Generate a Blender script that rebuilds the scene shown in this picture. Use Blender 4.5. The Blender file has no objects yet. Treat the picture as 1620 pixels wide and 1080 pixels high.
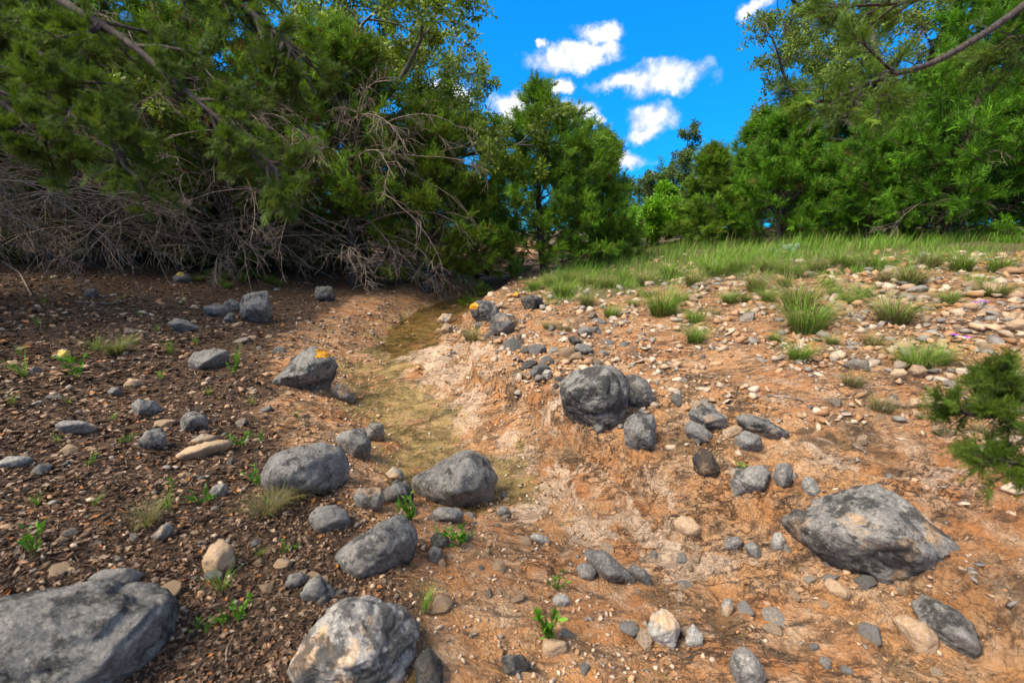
import bpy, bmesh, math, random
import numpy as np
from mathutils import Vector, Matrix, Euler

# ------------------------------------------------------------------ camera, sky, sun, exposure
scene = bpy.context.scene
COL = scene.collection
R = math.radians
PITCH = R(13.7)
CAM = np.array([0.0, 0.0, 1.45])
FPX, CX, CY = 720.0, 810.0, 540.0            # focal length and centre in photograph pixels

cam_d = bpy.data.cameras.new('camera')
cam_d.sensor_width = 36.0; cam_d.lens = 36.0 * FPX / 1620.0
cam_d.clip_start = 0.05; cam_d.clip_end = 3000.0
cam_d.dof.use_dof = True; cam_d.dof.focus_distance = 4.6; cam_d.dof.aperture_fstop = 2.8
cam = bpy.data.objects.new('camera', cam_d)
cam.location = CAM; cam.rotation_euler = (R(90) - PITCH, 0, 0)
COL.objects.link(cam); scene.camera = cam

SUN_DIR = np.array([-0.55, -0.30, 0.80]); SUN_DIR /= np.linalg.norm(SUN_DIR)   # towards the sun
sun_d = bpy.data.lights.new('sun', 'SUN')
sun_d.energy = 3.0; sun_d.angle = R(30); sun_d.color = (1.0, 0.88, 0.69)
sun = bpy.data.objects.new('sun', sun_d)
sun.rotation_euler = Vector(SUN_DIR).to_track_quat('Z', 'Y').to_euler()
COL.objects.link(sun)

scene.view_settings.view_transform = 'Standard'
scene.view_settings.look = 'None'
scene.view_settings.exposure = 1.4
scene.view_settings.gamma = 1.0
scene.view_settings.use_curve_mapping = False
scene.render.engine = 'CYCLES'
scene.cycles.max_bounces = 5; scene.cycles.diffuse_bounces = 3; scene.cycles.glossy_bounces = 2
scene.cycles.transmission_bounces = 4; scene.cycles.transparent_max_bounces = 6
scene.cycles.use_denoising = True


class NT:
    """tiny node-tree builder"""
    def __init__(self, tree):
        self.t = tree; self.n = tree.nodes; self.l = tree.links
    def add(self, typ, ins=None, **props):
        nd = self.n.new(typ)
        for k, v in props.items(): setattr(nd, k, v)
        for k, v in (ins or {}).items(): self.put(nd, k, v)
        return nd
    def put(self, nd, k, v):
        s = nd.inputs[k]
        if isinstance(v, bpy.types.NodeSocket): self.l.new(v, s)
        elif isinstance(v, bpy.types.Node): self.l.new(v.outputs[0], s)
        else:
            if hasattr(s.default_value, '__len__') and len(s.default_value) == 4 and len(v) == 3: v = (*v, 1)
            s.default_value = v
    def math(self, op, a, b=0.0, clamp=False):
        return self.add('ShaderNodeMath', {0: a, 1: b}, operation=op, use_clamp=clamp).outputs[0]
    def vmath(self, op, a, b=(0, 0, 0)):
        return self.add('ShaderNodeVectorMath', {0: a, 1: b}, operation=op).outputs[0]
    def mix(self, f, a, b, blend='MIX'):
        nd = self.add('ShaderNodeMix', data_type='RGBA', blend_type=blend)
        self.put(nd, 0, f); self.put(nd, 6, a); self.put(nd, 7, b)
        return nd.outputs[2]
    def ramp(self, f, lo, hi):
        return self.add('ShaderNodeMapRange', {0: f, 1: lo, 2: hi, 3: 0.0, 4: 1.0}, interpolation_type='SMOOTHSTEP').outputs[0]
    def noise(self, vec, scale, detail=4.0, rough=0.55, dist=0.0):
        return self.add('ShaderNodeTexNoise', {'Vector': vec, 'Scale': scale, 'Detail': detail, 'Roughness': rough, 'Distortion': dist}).outputs[0]
    def voro(self, vec, scale, feature='F1', rnd=1.0):
        return self.add('ShaderNodeTexVoronoi', {'Vector': vec, 'Scale': scale, 'Randomness': rnd}, feature=feature)
    def bump(self, h, strength, dist, normal=None):
        nd = self.add('ShaderNodeBump', {'Height': h, 'Strength': strength, 'Distance': dist})
        if normal is not None: self.put(nd, 'Normal', normal)
        return nd.outputs[0]


def ray(px, py):
    """world direction through a photograph pixel (axial component 1)"""
    u = (np.asarray(px, float) - CX) / FPX; v = -(np.asarray(py, float) - CY) / FPX
    return np.stack([u, math.cos(PITCH) + v * math.sin(PITCH), -math.sin(PITCH) + v * math.cos(PITCH)], -1)


# world: clear saturated sky with scattered cumulus, plus large added clouds out of view
world = bpy.data.worlds.new('World'); scene.world = world; world.use_nodes = True
wt = NT(world.node_tree); wt.n.clear()
el = math.asin(SUN_DIR[2]); az = math.atan2(SUN_DIR[0], SUN_DIR[1])
sky = wt.add('ShaderNodeTexSky', sky_type='NISHITA', sun_disc=False, sun_elevation=el, sun_rotation=az,
             air_density=1.0, dust_density=0.3, ozone_density=2.5, altitude=300)
sat = wt.add('ShaderNodeHueSaturation', {'Color': sky, 'Hue': 0.485, 'Saturation': 1.35, 'Value': 1.0})
skyc = wt.mix(1.0, wt.add('ShaderNodeGamma', {'Color': sat.outputs[0], 'Gamma': 0.45}).outputs[0], (0.06, 1.36, 3.1), 'MULTIPLY')
tc = wt.add('ShaderNodeTexCoord').outputs['Generated']
n1 = wt.add('ShaderNodeTexNoise', {'Vector': tc, 'Scale': 15.0, 'Detail': 7.0, 'Roughness': 0.60})
off = wt.vmath('SCALE', wt.vmath('SUBTRACT', n1.outputs[1], (0.5, 0.5, 0.5)))
off.node.inputs['Scale'].default_value = 0.075
dirn = wt.vmath('ADD', tc, off)
clouds = []                                     # centre pixel, half sizes in pixels: those of the photograph
for c in ((945, 52, 40, 16), (895, 92, 62, 18), (945, 82, 45, 17), (1045, 122, 78, 24), (1000, 128, 70, 14), (1030, 185, 42, 27),
          (1022, 210, 32, 15), (1195, 8, 30, 14), (985, 248, 42, 17), (885, 135, 20, 15), (815, 172, 38, 24), (915, 178, 34, 22),
          (945, 182, 12, 7), (700, 150, 60, 26), (600, 300, 70, 28), (1140, 280, 60, 22), (300, 300, 90, 35), (860, 70, 8, 6)):
    d = ray(c[0], c[1]); s = 1 / np.linalg.norm(d)
    clouds.append((d * s, c[2] / FPX * s, c[3] / FPX * s))
rc = random.Random(5)
while len(clouds) < 34:                         # larger clouds added out of view to whiten the fill light
    a = rc.uniform(0, 2 * math.pi); e = rc.uniform(0.12, 1.45)
    d = np.array([math.sin(a) * math.cos(e), math.cos(a) * math.cos(e), math.sin(e)])
    q = np.array([d[0], math.cos(PITCH) * d[1] - math.sin(PITCH) * d[2], math.sin(PITCH) * d[1] + math.cos(PITCH) * d[2]])
    if q[1] > 0 and abs(q[0] / q[1]) < 1.25 and abs(q[2] / q[1]) < 0.85: continue
    w = rc.uniform(0.38, 0.62); clouds.append((d, w, w * rc.uniform(0.4, 0.7)))
acc = None
for d, rx, ry in clouds:
    e1 = np.cross(d, (0, 0, 1)); e1 /= np.linalg.norm(e1); e2 = np.cross(e1, d)
    m = Matrix((e1, e2, -d)).transposed()
    mp = wt.add('ShaderNodeMapping', {'Vector': dirn, 'Location': tuple(d), 'Rotation': m.to_euler(), 'Scale': (rx, ry, 0.6)}, vector_type='TEXTURE')
    ln = wt.add('ShaderNodeVectorMath', {0: mp.outputs[0]}, operation='LENGTH').outputs['Value']
    acc = ln if acc is None else wt.math('SMOOTH_MIN', acc, ln)
    if acc is not ln: acc.node.inputs[2].default_value = 0.15
n2 = wt.noise(tc, 26.0, 6.0, 0.62)
cm = wt.ramp(wt.math('ADD', acc, wt.math('MULTIPLY', wt.math('SUBTRACT', n2, 0.5), 1.1)), 1.18, 0.42)
ccol = wt.mix(wt.ramp(wt.math('ADD', n2, wt.math('MULTIPLY', acc, 0.25)), 0.42, 0.80), (7.6, 7.6, 7.6), (3.5, 4.0, 4.9))
wcol = wt.mix(cm, skyc, ccol)
bg = wt.add('ShaderNodeBackground', {'Color': wcol, 'Strength': 0.072})
wt.l.new(bg.outputs[0], wt.add('ShaderNodeOutputWorld').inputs[0])

# ------------------------------------------------------------------ numpy helpers
def hash3(ix, iy, iz, seed):
    h = (ix * 374761393 + iy * 668265263 + iz * 2147483647 + seed * 974634777) & 0xffffffff
    h = ((h ^ (h >> 13)) * 1274126177) & 0xffffffff
    h = ((h ^ (h >> 16)) * 2246822519) & 0xffffffff
    return ((h ^ (h >> 15)) & 0xffffff) / float(0xffffff)

def vnoise(p, seed=0):
    """value noise in [-1, 1] for points (n, 3)"""
    p = np.asarray(p, float); i = np.floor(p).astype(np.int64); f = p - i
    f = f * f * f * (f * (f * 6 - 15) + 10)
    out = 0
    for dx in (0, 1):
        wx = f[:, 0] if dx else 1 - f[:, 0]
        for dy in (0, 1):
            wy = f[:, 1] if dy else 1 - f[:, 1]
            for dz in (0, 1):
                wz = f[:, 2] if dz else 1 - f[:, 2]
                out = out + wx * wy * wz * hash3(i[:, 0] + dx, i[:, 1] + dy, i[:, 2] + dz, seed)
    return out * 2 - 1

def fbm(p, octaves=4, gain=0.5, seed=0):
    p = np.asarray(p, float); a = 1.0; s = 0; t = 0
    for o in range(octaves):
        s = s + a * vnoise(p * (2.03 ** o) + 17.3 * o, seed + o); t += a; a *= gain
    return s / t

def n2d(x, y, sc, octaves=3, seed=0):
    x = np.asarray(x, float)
    return fbm(np.stack([x.ravel() * sc, np.asarray(y, float).ravel() * sc, np.full(x.size, 0.5)], -1), octaves, 0.5, seed).reshape(x.shape)

def sstep(a, b, x):
    t = np.clip((x - a) / (b - a), 0, 1); return t * t * (3 - 2 * t)

def mesh_from(name, verts, faces, mat, smooth=False, tint=None, tname='tint'):
    """one mesh out of a vertex array and an (F, k) face array (or a list of such arrays)"""
    me = bpy.data.meshes.new(name)
    fl = [f for f in (faces if isinstance(faces, list) else [faces]) if len(f)]
    verts = np.ascontiguousarray(verts, dtype=np.float32)
    loops = np.concatenate([f.ravel() for f in fl]).astype(np.int32)
    tot = np.concatenate([np.full(len(f), f.shape[1], np.int32) for f in fl])
    st = np.concatenate([[0], np.cumsum(tot)[:-1]]).astype(np.int32)
    me.vertices.add(len(verts)); me.vertices.foreach_set('co', verts.ravel())
    me.loops.add(len(loops)); me.loops.foreach_set('vertex_index', loops)
    me.polygons.add(len(tot)); me.polygons.foreach_set('loop_start', st); me.polygons.foreach_set('loop_total', tot)
    if smooth: me.polygons.foreach_set('use_smooth', np.ones(len(tot), bool))
    me.update(calc_edges=True)
    if tint is not None:
        at = me.attributes.new(tname, 'FLOAT_COLOR', 'POINT')
        t = np.ones((len(verts), 4), np.float32); t[:, :tint.shape[1]] = tint
        at.data.foreach_set('color', t.ravel())
    me.materials.append(mat)
    return me

def link(name, data, parent=None, loc=None, label=None, cat=None, group=None, kind=None):
    o = bpy.data.objects.new(name, data); COL.objects.link(o)
    if parent is not None: o.parent = parent
    if loc is not None: o.location = loc
    if label: o['label'] = label
    if cat: o['category'] = cat
    if group: o['group'] = group
    if kind: o['kind'] = kind
    return o

def copy_tree(o, parent=None):
    c = o.copy(); COL.objects.link(c); c.parent = parent
    for ch in list(o.children): copy_tree(ch, c)
    return c

def frames(d, rng, roll=None):
    """rotation matrices (n,3,3) whose columns are (d, side, up) with a random roll"""
    d = d / np.maximum(np.linalg.norm(d, axis=1, keepdims=True), 1e-9)
    a = rng.normal(size=d.shape) if roll is None else roll
    s = np.cross(a, d); s /= np.maximum(np.linalg.norm(s, axis=1, keepdims=True), 1e-9)
    return np.stack([d, s, np.cross(d, s)], -1)

def scatter(tv, tf, pos, rot, scale):
    """template copies merged: tv (V,3), tf (F,k)"""
    n = len(pos); sc = np.asarray(scale, float)
    if sc.ndim == 1: sc = sc[:, None]
    v = np.einsum('nij,nvj->nvi', rot, tv[None] * sc[:, None, :]) + pos[:, None, :]
    f = tf[None] + (np.arange(n) * len(tv))[:, None, None]
    return v.reshape(-1, 3), f.reshape(-1, tf.shape[1])

def tubes(P, Rr, sides=3):
    """P (T,n,3) polylines, Rr (T,n) radii -> verts, quad faces"""
    T, n, _ = P.shape
    t = np.gradient(P, axis=1); t /= np.maximum(np.linalg.norm(t, axis=2, keepdims=True), 1e-9)
    ref = np.where(np.abs(t[:, :1, 2:3]) > 0.8, np.array([1.0, 0.13, 0.0]), np.array([0.1, 0.05, 1.0]))
    a = np.cross(t, np.broadcast_to(ref, t.shape)); a /= np.maximum(np.linalg.norm(a, axis=2, keepdims=True), 1e-9)
    b = np.cross(t, a)
    ang = np.arange(sides) * 2 * math.pi / sides
    v = P[:, :, None, :] + Rr[:, :, None, None] * (np.cos(ang)[:, None] * a[:, :, None, :] + np.sin(ang)[:, None] * b[:, :, None, :])
    i = np.arange(n - 1)[:, None] * sides; k = np.arange(sides)[None]
    q = np.stack([i + k, i + (k + 1) % sides, i + sides + (k + 1) % sides, i + sides + k], -1).reshape(-1, 4)
    f = q[None] + (np.arange(T) * n * sides)[:, None, None]
    return v.reshape(-1, 3), f.reshape(-1, 4)

def merge(parts):
    """[(verts, faces), ...] with faces of one arity -> one pair"""
    vs, fs, o = [], [], 0
    for v, f in parts:
        vs.append(v); fs.append(f + o); o += len(v)
    return np.concatenate(vs), np.concatenate(fs)

# ------------------------------------------------------------------ materials
def new_mat(name):
    m = bpy.data.materials.new(name); m.use_nodes = True
    t = NT(m.node_tree); t.n.clear()
    out = t.add('ShaderNodeOutputMaterial')
    return m, t, out

def mat_ground():
    m, t, out = new_mat('ground')
    co = t.add('ShaderNodeTexCoord').outputs['Object']
    z = t.add('ShaderNodeAttribute', attribute_name='zone')
    sp = t.add('ShaderNodeSeparateColor', {0: z.outputs[0]})
    lit, alg, mea, pale = sp.outputs[0], sp.outputs[1], sp.outputs[2], z.outputs['Alpha']
    nb = t.noise(co, 1.3, 6, 0.6); nm = t.noise(co, 7.0, 7, 0.65); nf = t.noise(co, 45.0, 5, 0.7)
    clay = t.mix(t.ramp(nb, 0.36, 0.66), (0.46, 0.195, 0.066), (0.57, 0.30, 0.125))
    clay = t.mix(t.ramp(nm, 0.40, 0.72), clay, (0.60, 0.42, 0.27))
    clay = t.mix(t.math('MULTIPLY', t.ramp(nf, 0.56, 0.40), 0.5), clay, (0.24, 0.115, 0.052))
    # stained dark streaks that run with the layers of the bedrock
    ms = t.add('ShaderNodeMapping', {'Vector': co, 'Rotation': (0, 0, R(-52)), 'Scale': (3.2, 9.0, 6.0)}).outputs[0]
    nst = t.noise(ms, 1.6, 9, 0.74)
    streak = t.math('MULTIPLY', t.ramp(nst, 0.50, 0.62), 0.85)
    clay = t.mix(streak, clay, (0.105, 0.058, 0.032))
    mc = t.add('ShaderNodeMapping', {'Vector': co, 'Rotation': (0, 0, R(-50)), 'Scale': (1.6, 5.5, 4.0)}).outputs[0]
    ln1 = t.math('ABSOLUTE', t.math('SUBTRACT', t.noise(mc, 1.3, 7, 0.68, 0.25), 0.5)); ln2 = t.math('ABSOLUTE', t.math('SUBTRACT', t.noise(co, 3.2, 7, 0.66, 0.25), 0.5))
    fis = t.math('MAXIMUM', t.ramp(ln1, 0.016, 0.002), t.math('MULTIPLY', t.ramp(ln2, 0.010, 0.002), 0.8))
    fis = t.math('MULTIPLY', fis, t.ramp(t.noise(co, 1.7, 3, 0.5), 0.42, 0.55))
    clay = t.mix(t.math('MULTIPLY', fis, 0.85), clay, (0.05, 0.03, 0.018))
    crust = t.noise(co, 2.1, 9, 0.74, 0.5)
    clay = t.mix(t.math('MULTIPLY', t.ramp(crust, 0.52, 0.58), 0.6), clay, (0.085, 0.062, 0.034))
    # pale crumbs in the clay
    vo = t.voro(co, 55.0); vo2 = t.voro(co, 24.0)
    spk = t.math('MULTIPLY', t.ramp(vo.outputs['Distance'], 0.40, 0.30), t.ramp(t.noise(co, 2.6, 4, 0.6), 0.42, 0.6))
    pebcol = t.mix(vo.outputs['Color'], (0.50, 0.33, 0.21), (0.38, 0.31, 0.25))
    clay = t.mix(t.math('MULTIPLY', spk, 0.4), clay, pebcol)
    # pale limestone
    lime = t.mix(nm, (0.66, 0.51, 0.38), (0.54, 0.35, 0.225))
    lime = t.mix(t.math('MULTIPLY', streak, 0.5), lime, (0.22, 0.13, 0.08))
    col = t.mix(t.ramp(t.math('ADD', pale, t.math('MULTIPLY', t.math('SUBTRACT', t.noise(co, 3.4, 9, 0.7, 0.6), 0.5), 3.0)), 0.42, 0.60), clay, lime)
    # algae film
    algc = t.mix(t.ramp(t.noise(co, 3.6, 9, 0.72, 0.8), 0.40, 0.60), (0.055, 0.046, 0.006), (0.38, 0.27, 0.105))
    algc = t.mix(t.math('MULTIPLY', t.ramp(nf, 0.46, 0.66), 0.7), algc, (0.34, 0.23, 0.09))
    am = t.ramp(t.math('ADD', alg, t.math('MULTIPLY', t.math('SUBTRACT', t.noise(co, 2.7, 9, 0.7, 0.6), 0.5), 2.8)), 0.34, 0.58)
    col = t.mix(t.math('MULTIPLY', am, 0.9), col, algc)
    # leaf litter
    nl = t.noise(co, 26.0, 8, 0.75); nl2 = t.noise(co, 110.0, 3, 0.7)
    lc = t.mix(t.ramp(nl, 0.35, 0.68), (0.045, 0.026, 0.015), (0.20, 0.115, 0.065))
    lc = t.mix(t.math('MULTIPLY', t.ramp(nl2, 0.58, 0.75), 0.65), lc, (0.25, 0.15, 0.09))
    lm = t.ramp(t.math('ADD', lit, t.math('MULTIPLY', t.math('SUBTRACT', t.noise(co, 2.2, 9, 0.7), 0.5), 2.4)), 0.40, 0.70)
    col = t.mix(lm, col, lc)
    gc = t.mix(nm, (0.11, 0.085, 0.04), (0.20, 0.16, 0.08))
    col = t.mix(t.ramp(t.math('ADD', mea, t.math('MULTIPLY', t.math('SUBTRACT', nm, 0.5), 0.8)), 0.3, 0.7), col, gc)
    col = t.mix(1.0, col, (1.0, 0.985, 0.96), 'MULTIPLY')
    rough = t.math('SUBTRACT', 0.92, t.math('MULTIPLY', am, 0.42))
    crack = t.voro(t.vmath('ADD', co, t.vmath('SCALE', t.add('ShaderNodeTexNoise', {'Vector': co, 'Scale': 6.0}).outputs[1])), 5.0, 'DISTANCE_TO_EDGE').outputs[0]
    h = t.math('ADD', t.math('MULTIPLY', nm, 0.9), t.math('MULTIPLY', nf, 0.35))
    h = t.math('ADD', h, t.math('MULTIPLY', nst, 0.7))
    h = t.math('ADD', h, t.math('MULTIPLY', t.noise(co, 140.0, 3, 0.7), 0.16))
    h = t.math('ADD', h, t.math('MULTIPLY', t.math('MULTIPLY', spk, t.math('SUBTRACT', 1.0, am)), 0.35))
    h = t.math('ADD', h, t.math('MULTIPLY', t.ramp(crack, 0.0, 0.035), 0.12))
    h = t.math('SUBTRACT', h, t.math('MULTIPLY', fis, 0.35))
    h = t.math('ADD', h, t.math('MULTIPLY', t.math('MULTIPLY', nl, lm), 0.8))
    bs = t.bump(h, 1.0, 0.05)
    p = t.add('ShaderNodeBsdfPrincipled', {'Base Color': col, 'Roughness': rough, 'Normal': bs, 'Specular IOR Level': 0.35})
    t.l.new(p.outputs[0], out.inputs[0])
    return m

def mat_rock():
    """limestone; the object colour sets: R share of raw tan stone, G share of dark lichen, B brightness"""
    m, t, out = new_mat('limestone')
    oi = t.add('ShaderNodeObjectInfo')
    sp = t.add('ShaderNodeSeparateColor', {0: oi.outputs['Color']})
    tan, dark, bri = sp.outputs[0], sp.outputs[1], sp.outputs[2]
    co = t.add('ShaderNodeTexCoord').outputs['Object']
    sh = t.math('MULTIPLY', oi.outputs['Random'], 37.0)
    co = t.vmath('ADD', co, t.add('ShaderNodeCombineXYZ', {0: sh, 1: sh, 2: sh}).outputs[0])
    nb = t.noise(co, 4.0, 6, 0.62, 0.3); nm = t.noise(co, 16.0, 8, 0.7); nf = t.noise(co, 85.0, 5, 0.75)
    grey = t.mix(t.ramp(t.math('ADD', t.math('MULTIPLY', nm, 0.5), t.math('MULTIPLY', nb, 0.5)), 0.34, 0.66), (0.13, 0.127, 0.125), (0.33, 0.318, 0.30))
    grey = t.mix(t.math('MULTIPLY', t.ramp(nf, 0.52, 0.66), 0.7), grey, (0.50, 0.475, 0.43))
    grey = t.mix(t.math('MULTIPLY', t.ramp(nf, 0.46, 0.36), 0.6), grey, (0.055, 0.053, 0.05))
    tanc = t.mix(nm, (0.52, 0.36, 0.22), (0.36, 0.24, 0.145))
    tanc = t.mix(t.ramp(nf, 0.45, 0.7), tanc, (0.55, 0.45, 0.35))
    tm = t.ramp(t.math('ADD', nb, t.math('SUBTRACT', t.math('MULTIPLY', tan, 0.62), 0.30)), 0.46, 0.54)
    col = t.mix(tm, grey, tanc)
    dn = t.noise(t.vmath('ADD', co, (9.1, 3.3, 5.2)), 9.0, 9, 0.78, 0.2)
    dm = t.ramp(t.math('ADD', dn, t.math('SUBTRACT', t.math('MULTIPLY', dark, 0.42), 0.16)), 0.50, 0.60)
    col = t.mix(t.math('MULTIPLY', dm, 0.85), col, (0.030, 0.030, 0.031))
    pit = t.voro(t.vmath('ADD', co, t.vmath('SCALE', t.add('ShaderNodeTexNoise', {'Vector': co, 'Scale': 30.0}).outputs[1])), 26.0).outputs['Distance']
    pm = t.math('MULTIPLY', t.ramp(pit, 0.26, 0.12), t.ramp(nb, 0.48, 0.60))
    col = t.mix(t.math('MULTIPLY', pm, t.math('MULTIPLY', dark, 0.9)), col, (0.02, 0.02, 0.02))
    bb = t.vmath('MULTIPLY', t.add('ShaderNodeCombineXYZ', {0: bri, 1: bri, 2: bri}).outputs[0], (0.68, 0.66, 0.635))
    col = t.mix(1.0, col, bb, 'MULTIPLY')
    h = t.math('ADD', t.math('MULTIPLY', nm, 0.6), t.math('MULTIPLY', nf, 0.16))
    h = t.math('SUBTRACT', h, t.math('MULTIPLY', pm, 0.35)); h = t.math('SUBTRACT', h, t.math('MULTIPLY', dm, 0.12))
    p = t.add('ShaderNodeBsdfPrincipled', {'Base Color': col, 'Roughness': 0.88, 'Normal': t.bump(h, 0.9, 0.026), 'Specular IOR Level': 0.3})
    t.l.new(p.outputs[0], out.inputs[0])
    return m

def mat_tint(name, rough=0.85, trans=0.0, spec=0.3, mult=None, noise=0.0):
    """colour from the 'tint' attribute that each grain, leaf or blade carries"""
    m, t, out = new_mat(name)
    c = t.add('ShaderNodeAttribute', attribute_name='tint').outputs[0]
    if noise:
        co = t.add('ShaderNodeTexCoord').outputs['Object']
        n = t.noise(co, noise, 4, 0.7)
        c = t.mix(1.0, c, t.mix(n, (0.45, 0.45, 0.45), (1.5, 1.5, 1.5)), 'MULTIPLY')
    p = t.add('ShaderNodeBsdfPrincipled', {'Base Color': c, 'Roughness': rough, 'Specular IOR Level': spec})
    sh = p.outputs[0]
    if trans:
        tr = t.add('ShaderNodeBsdfTranslucent', {'Color': t.mix(1.0, c, (1.25, 1.3, 0.7), 'MULTIPLY')})
        sh = t.add('ShaderNodeMixShader', {0: trans, 1: sh, 2: tr.outputs[0]}).outputs[0]
    t.l.new(sh, out.inputs[0])
    return m

def mat_plain(name, c1, c2, scale=20.0, rough=0.85, stretch=(1, 1, 1), bump=0.5):
    m, t, out = new_mat(name)
    co = t.add('ShaderNodeMapping', {'Vector': t.add('ShaderNodeTexCoord').outputs['Object'], 'Scale': stretch}).outputs[0]
    n = t.noise(co, scale, 6, 0.7)
    p = t.add('ShaderNodeBsdfPrincipled', {'Base Color': t.mix(t.ramp(n, 0.35, 0.68), c1, c2), 'Roughness': rough, 'Normal': t.bump(n, bump, 0.01), 'Specular IOR Level': 0.3})
    t.l.new(p.outputs[0], out.inputs[0])
    return m

def mat_water():
    m, t, out = new_mat('shallow_water')
    co = t.add('ShaderNodeTexCoord').outputs['Object']
    nrm = t.bump(t.noise(co, 9.0, 3, 0.5), 0.08, 0.02)
    fr = t.add('ShaderNodeFresnel', {'IOR': 1.33, 'Normal': nrm})
    tr = t.add('ShaderNodeBsdfTransparent', {'Color': (0.93, 0.90, 0.80, 1)})
    gl = t.add('ShaderNodeBsdfGlossy', {'Color': (1, 1, 1, 1), 'Roughness': 0.06, 'Normal': nrm})
    mx = t.add('ShaderNodeMixShader', {0: fr.outputs[0], 1: tr.outputs[0], 2: gl.outputs[0]})
    t.l.new(mx.outputs[0], out.inputs[0])
    return m

M_GROUND = mat_ground(); M_ROCK = mat_rock()
M_GRAVEL = mat_tint('gravel', 0.9, noise=60.0); M_LITTER = mat_tint('dry_leaf', 0.9)
M_CEDAR = mat_tint('cedar_foliage', 0.65, 0.34); M_OAK = mat_tint('oak_leaf', 0.5, 0.3); M_GRASS = mat_tint('grass_blade', 0.6, 0.3)
M_WEED = mat_tint('weed_leaf', 0.5, 0.3)
M_BARK = mat_plain('cedar_bark', (0.028, 0.020, 0.016), (0.095, 0.072, 0.06), 26, stretch=(3, 3, 0.5))
M_DEAD = mat_plain('dead_wood', (0.11, 0.08, 0.06), (0.31, 0.24, 0.19), 18)
M_OAKBARK = mat_plain('oak_bark', (0.05, 0.045, 0.04), (0.17, 0.155, 0.14), 30)
M_PAINT = mat_plain('yellow_paint', (0.42, 0.17, 0.008), (0.58, 0.30, 0.02), 40, rough=0.6, bump=0.2)
M_LICHEN = mat_plain('yellow_lichen', (0.45, 0.30, 0.05), (0.62, 0.50, 0.14), 60)
M_CACTUS = mat_plain('cactus_skin', (0.10, 0.17, 0.09), (0.19, 0.27, 0.15), 30)
M_PETAL = mat_plain('purple_petal', (0.33, 0.04, 0.55), (0.42, 0.07, 0.66), 30)
M_WATER = mat_water()

# ------------------------------------------------------------------ terrain
_cy = np.array([-40, -1, 1.2, 1.7, 2.2, 3.05, 4.6, 6.5, 8.5, 11, 15, 25, 60, 400.])
_cx = np.array([9.0, 1.5, 0.88, 0.55, 0.14, -0.6, -1.22, -1.42, -1.35, -0.95, -0.7, -0.5, 0, 0.])
_ty = np.linspace(-40, 400, 8801); _tx = np.interp(_ty, _cy, _cx)
_k = np.exp(-0.5 * (np.arange(-14, 15) / 6.0) ** 2); _tx = np.convolve(np.pad(_tx, 14, 'edge'), _k / _k.sum(), 'valid')
def creek_x(y): return np.interp(y, _ty, _tx)

MOUND = (-0.93, 5.25)
def height(x, y, fine=True):
    x = np.asarray(x, float); y = np.asarray(y, float)
    xc = creek_x(y); d = x - xc
    wob = n2d(x, y, 0.9, 3, 3) * 0.28
    dr = np.maximum(d + wob, 0); dl = np.maximum(-d + wob, 0)
    z = 0.012 * np.maximum(y - 6.5, 0) * np.exp(-np.maximum(y - 30, 0) / 60)
    left = 0.10 * sstep(0.35, 1.1, dl) + 0.105 * np.clip(dl - 0.8, 0, 6.0) + 0.02 * np.clip(dl - 6.8, 0, 40)
    right = 0.03 * sstep(0.2, 0.75, dr) + 0.17 * sstep(0.80, 0.85, dr + 0.16 * n2d(x, y, 3.5, 3, 8)) + 0.115 * np.clip(dr - 0.6, 0, 5.0) + 0.085 * np.clip(dr - 5.6, 0, 5) + 0.01 * np.clip(dr - 10.6, 0, 60)
    z = z + left + right - 0.11 * (1 - sstep(0.30, 1.05, np.abs(d + wob * 0.3))) * sstep(1.2, 2.6, y) * (1 - sstep(10, 14, y))
    z = z + 0.17 * np.exp(-(((x - MOUND[0]) / 0.42) ** 2 + ((y - MOUND[1]) / 0.5) ** 2))      # scoured hump of pink bedrock
    z = z + n2d(x, y, 0.45, 3, 11) * 0.07 * sstep(0.5, 3, np.abs(d)) + n2d(x, y, 1.7, 3, 21) * 0.042
    if fine:
        rib = np.abs(n2d(x, y, 2.6, 3, 51)); z = z - 0.030 * sstep(0.12, 0.0, rib) * (1 - sstep(0.7, 1.6, np.abs(d))) * sstep(0.5, 1.5, y) * (1 - sstep(9, 12, y))
        z = z + 0.016 * n2d(x, y, 3.4, 3, 53) * (1 - sstep(0.8, 1.8, np.abs(d)))
        z = z + (n2d(x, y, 6.0, 4, 31) * 0.026 + n2d(x, y, 16.0, 2, 33) * 0.010) * (0.35 + 0.65 * sstep(0.5, 1.1, np.abs(d)))
        # thin broken layers of the bedrock, stepping down towards the creek
        q = dr * 7.5 + n2d(x, y, 2.4, 3, 41) * 1.6 + n2d(x, y, 11, 2, 43) * 0.35
        st = (q - np.floor(q)); m = sstep(0.12, 0.5, dr) * (1 - sstep(1.6, 2.6, dr)) * (1 - sstep(6.5, 8, y))
        z = z + m * 0.040 * (sstep(0.0, 0.18, st) - st)
    return z

def ground_z(x, y):
    """height of the terrain mesh itself"""
    x = np.atleast_1d(np.asarray(x, float)); y = np.atleast_1d(np.asarray(y, float))
    i = np.clip(np.searchsorted(gx, x) - 1, 0, nx - 2); j = np.clip(np.searchsorted(gy, y) - 1, 0, ny - 2)
    u = np.clip((x - gx[i]) / (gx[i + 1] - gx[i]), 0, 1); v = np.clip((y - gy[j]) / (gy[j + 1] - gy[j]), 0, 1)
    return (Z[j, i] * (1 - u) + Z[j, i + 1] * u) * (1 - v) + (Z[j + 1, i] * (1 - u) + Z[j + 1, i + 1] * u) * v

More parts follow.
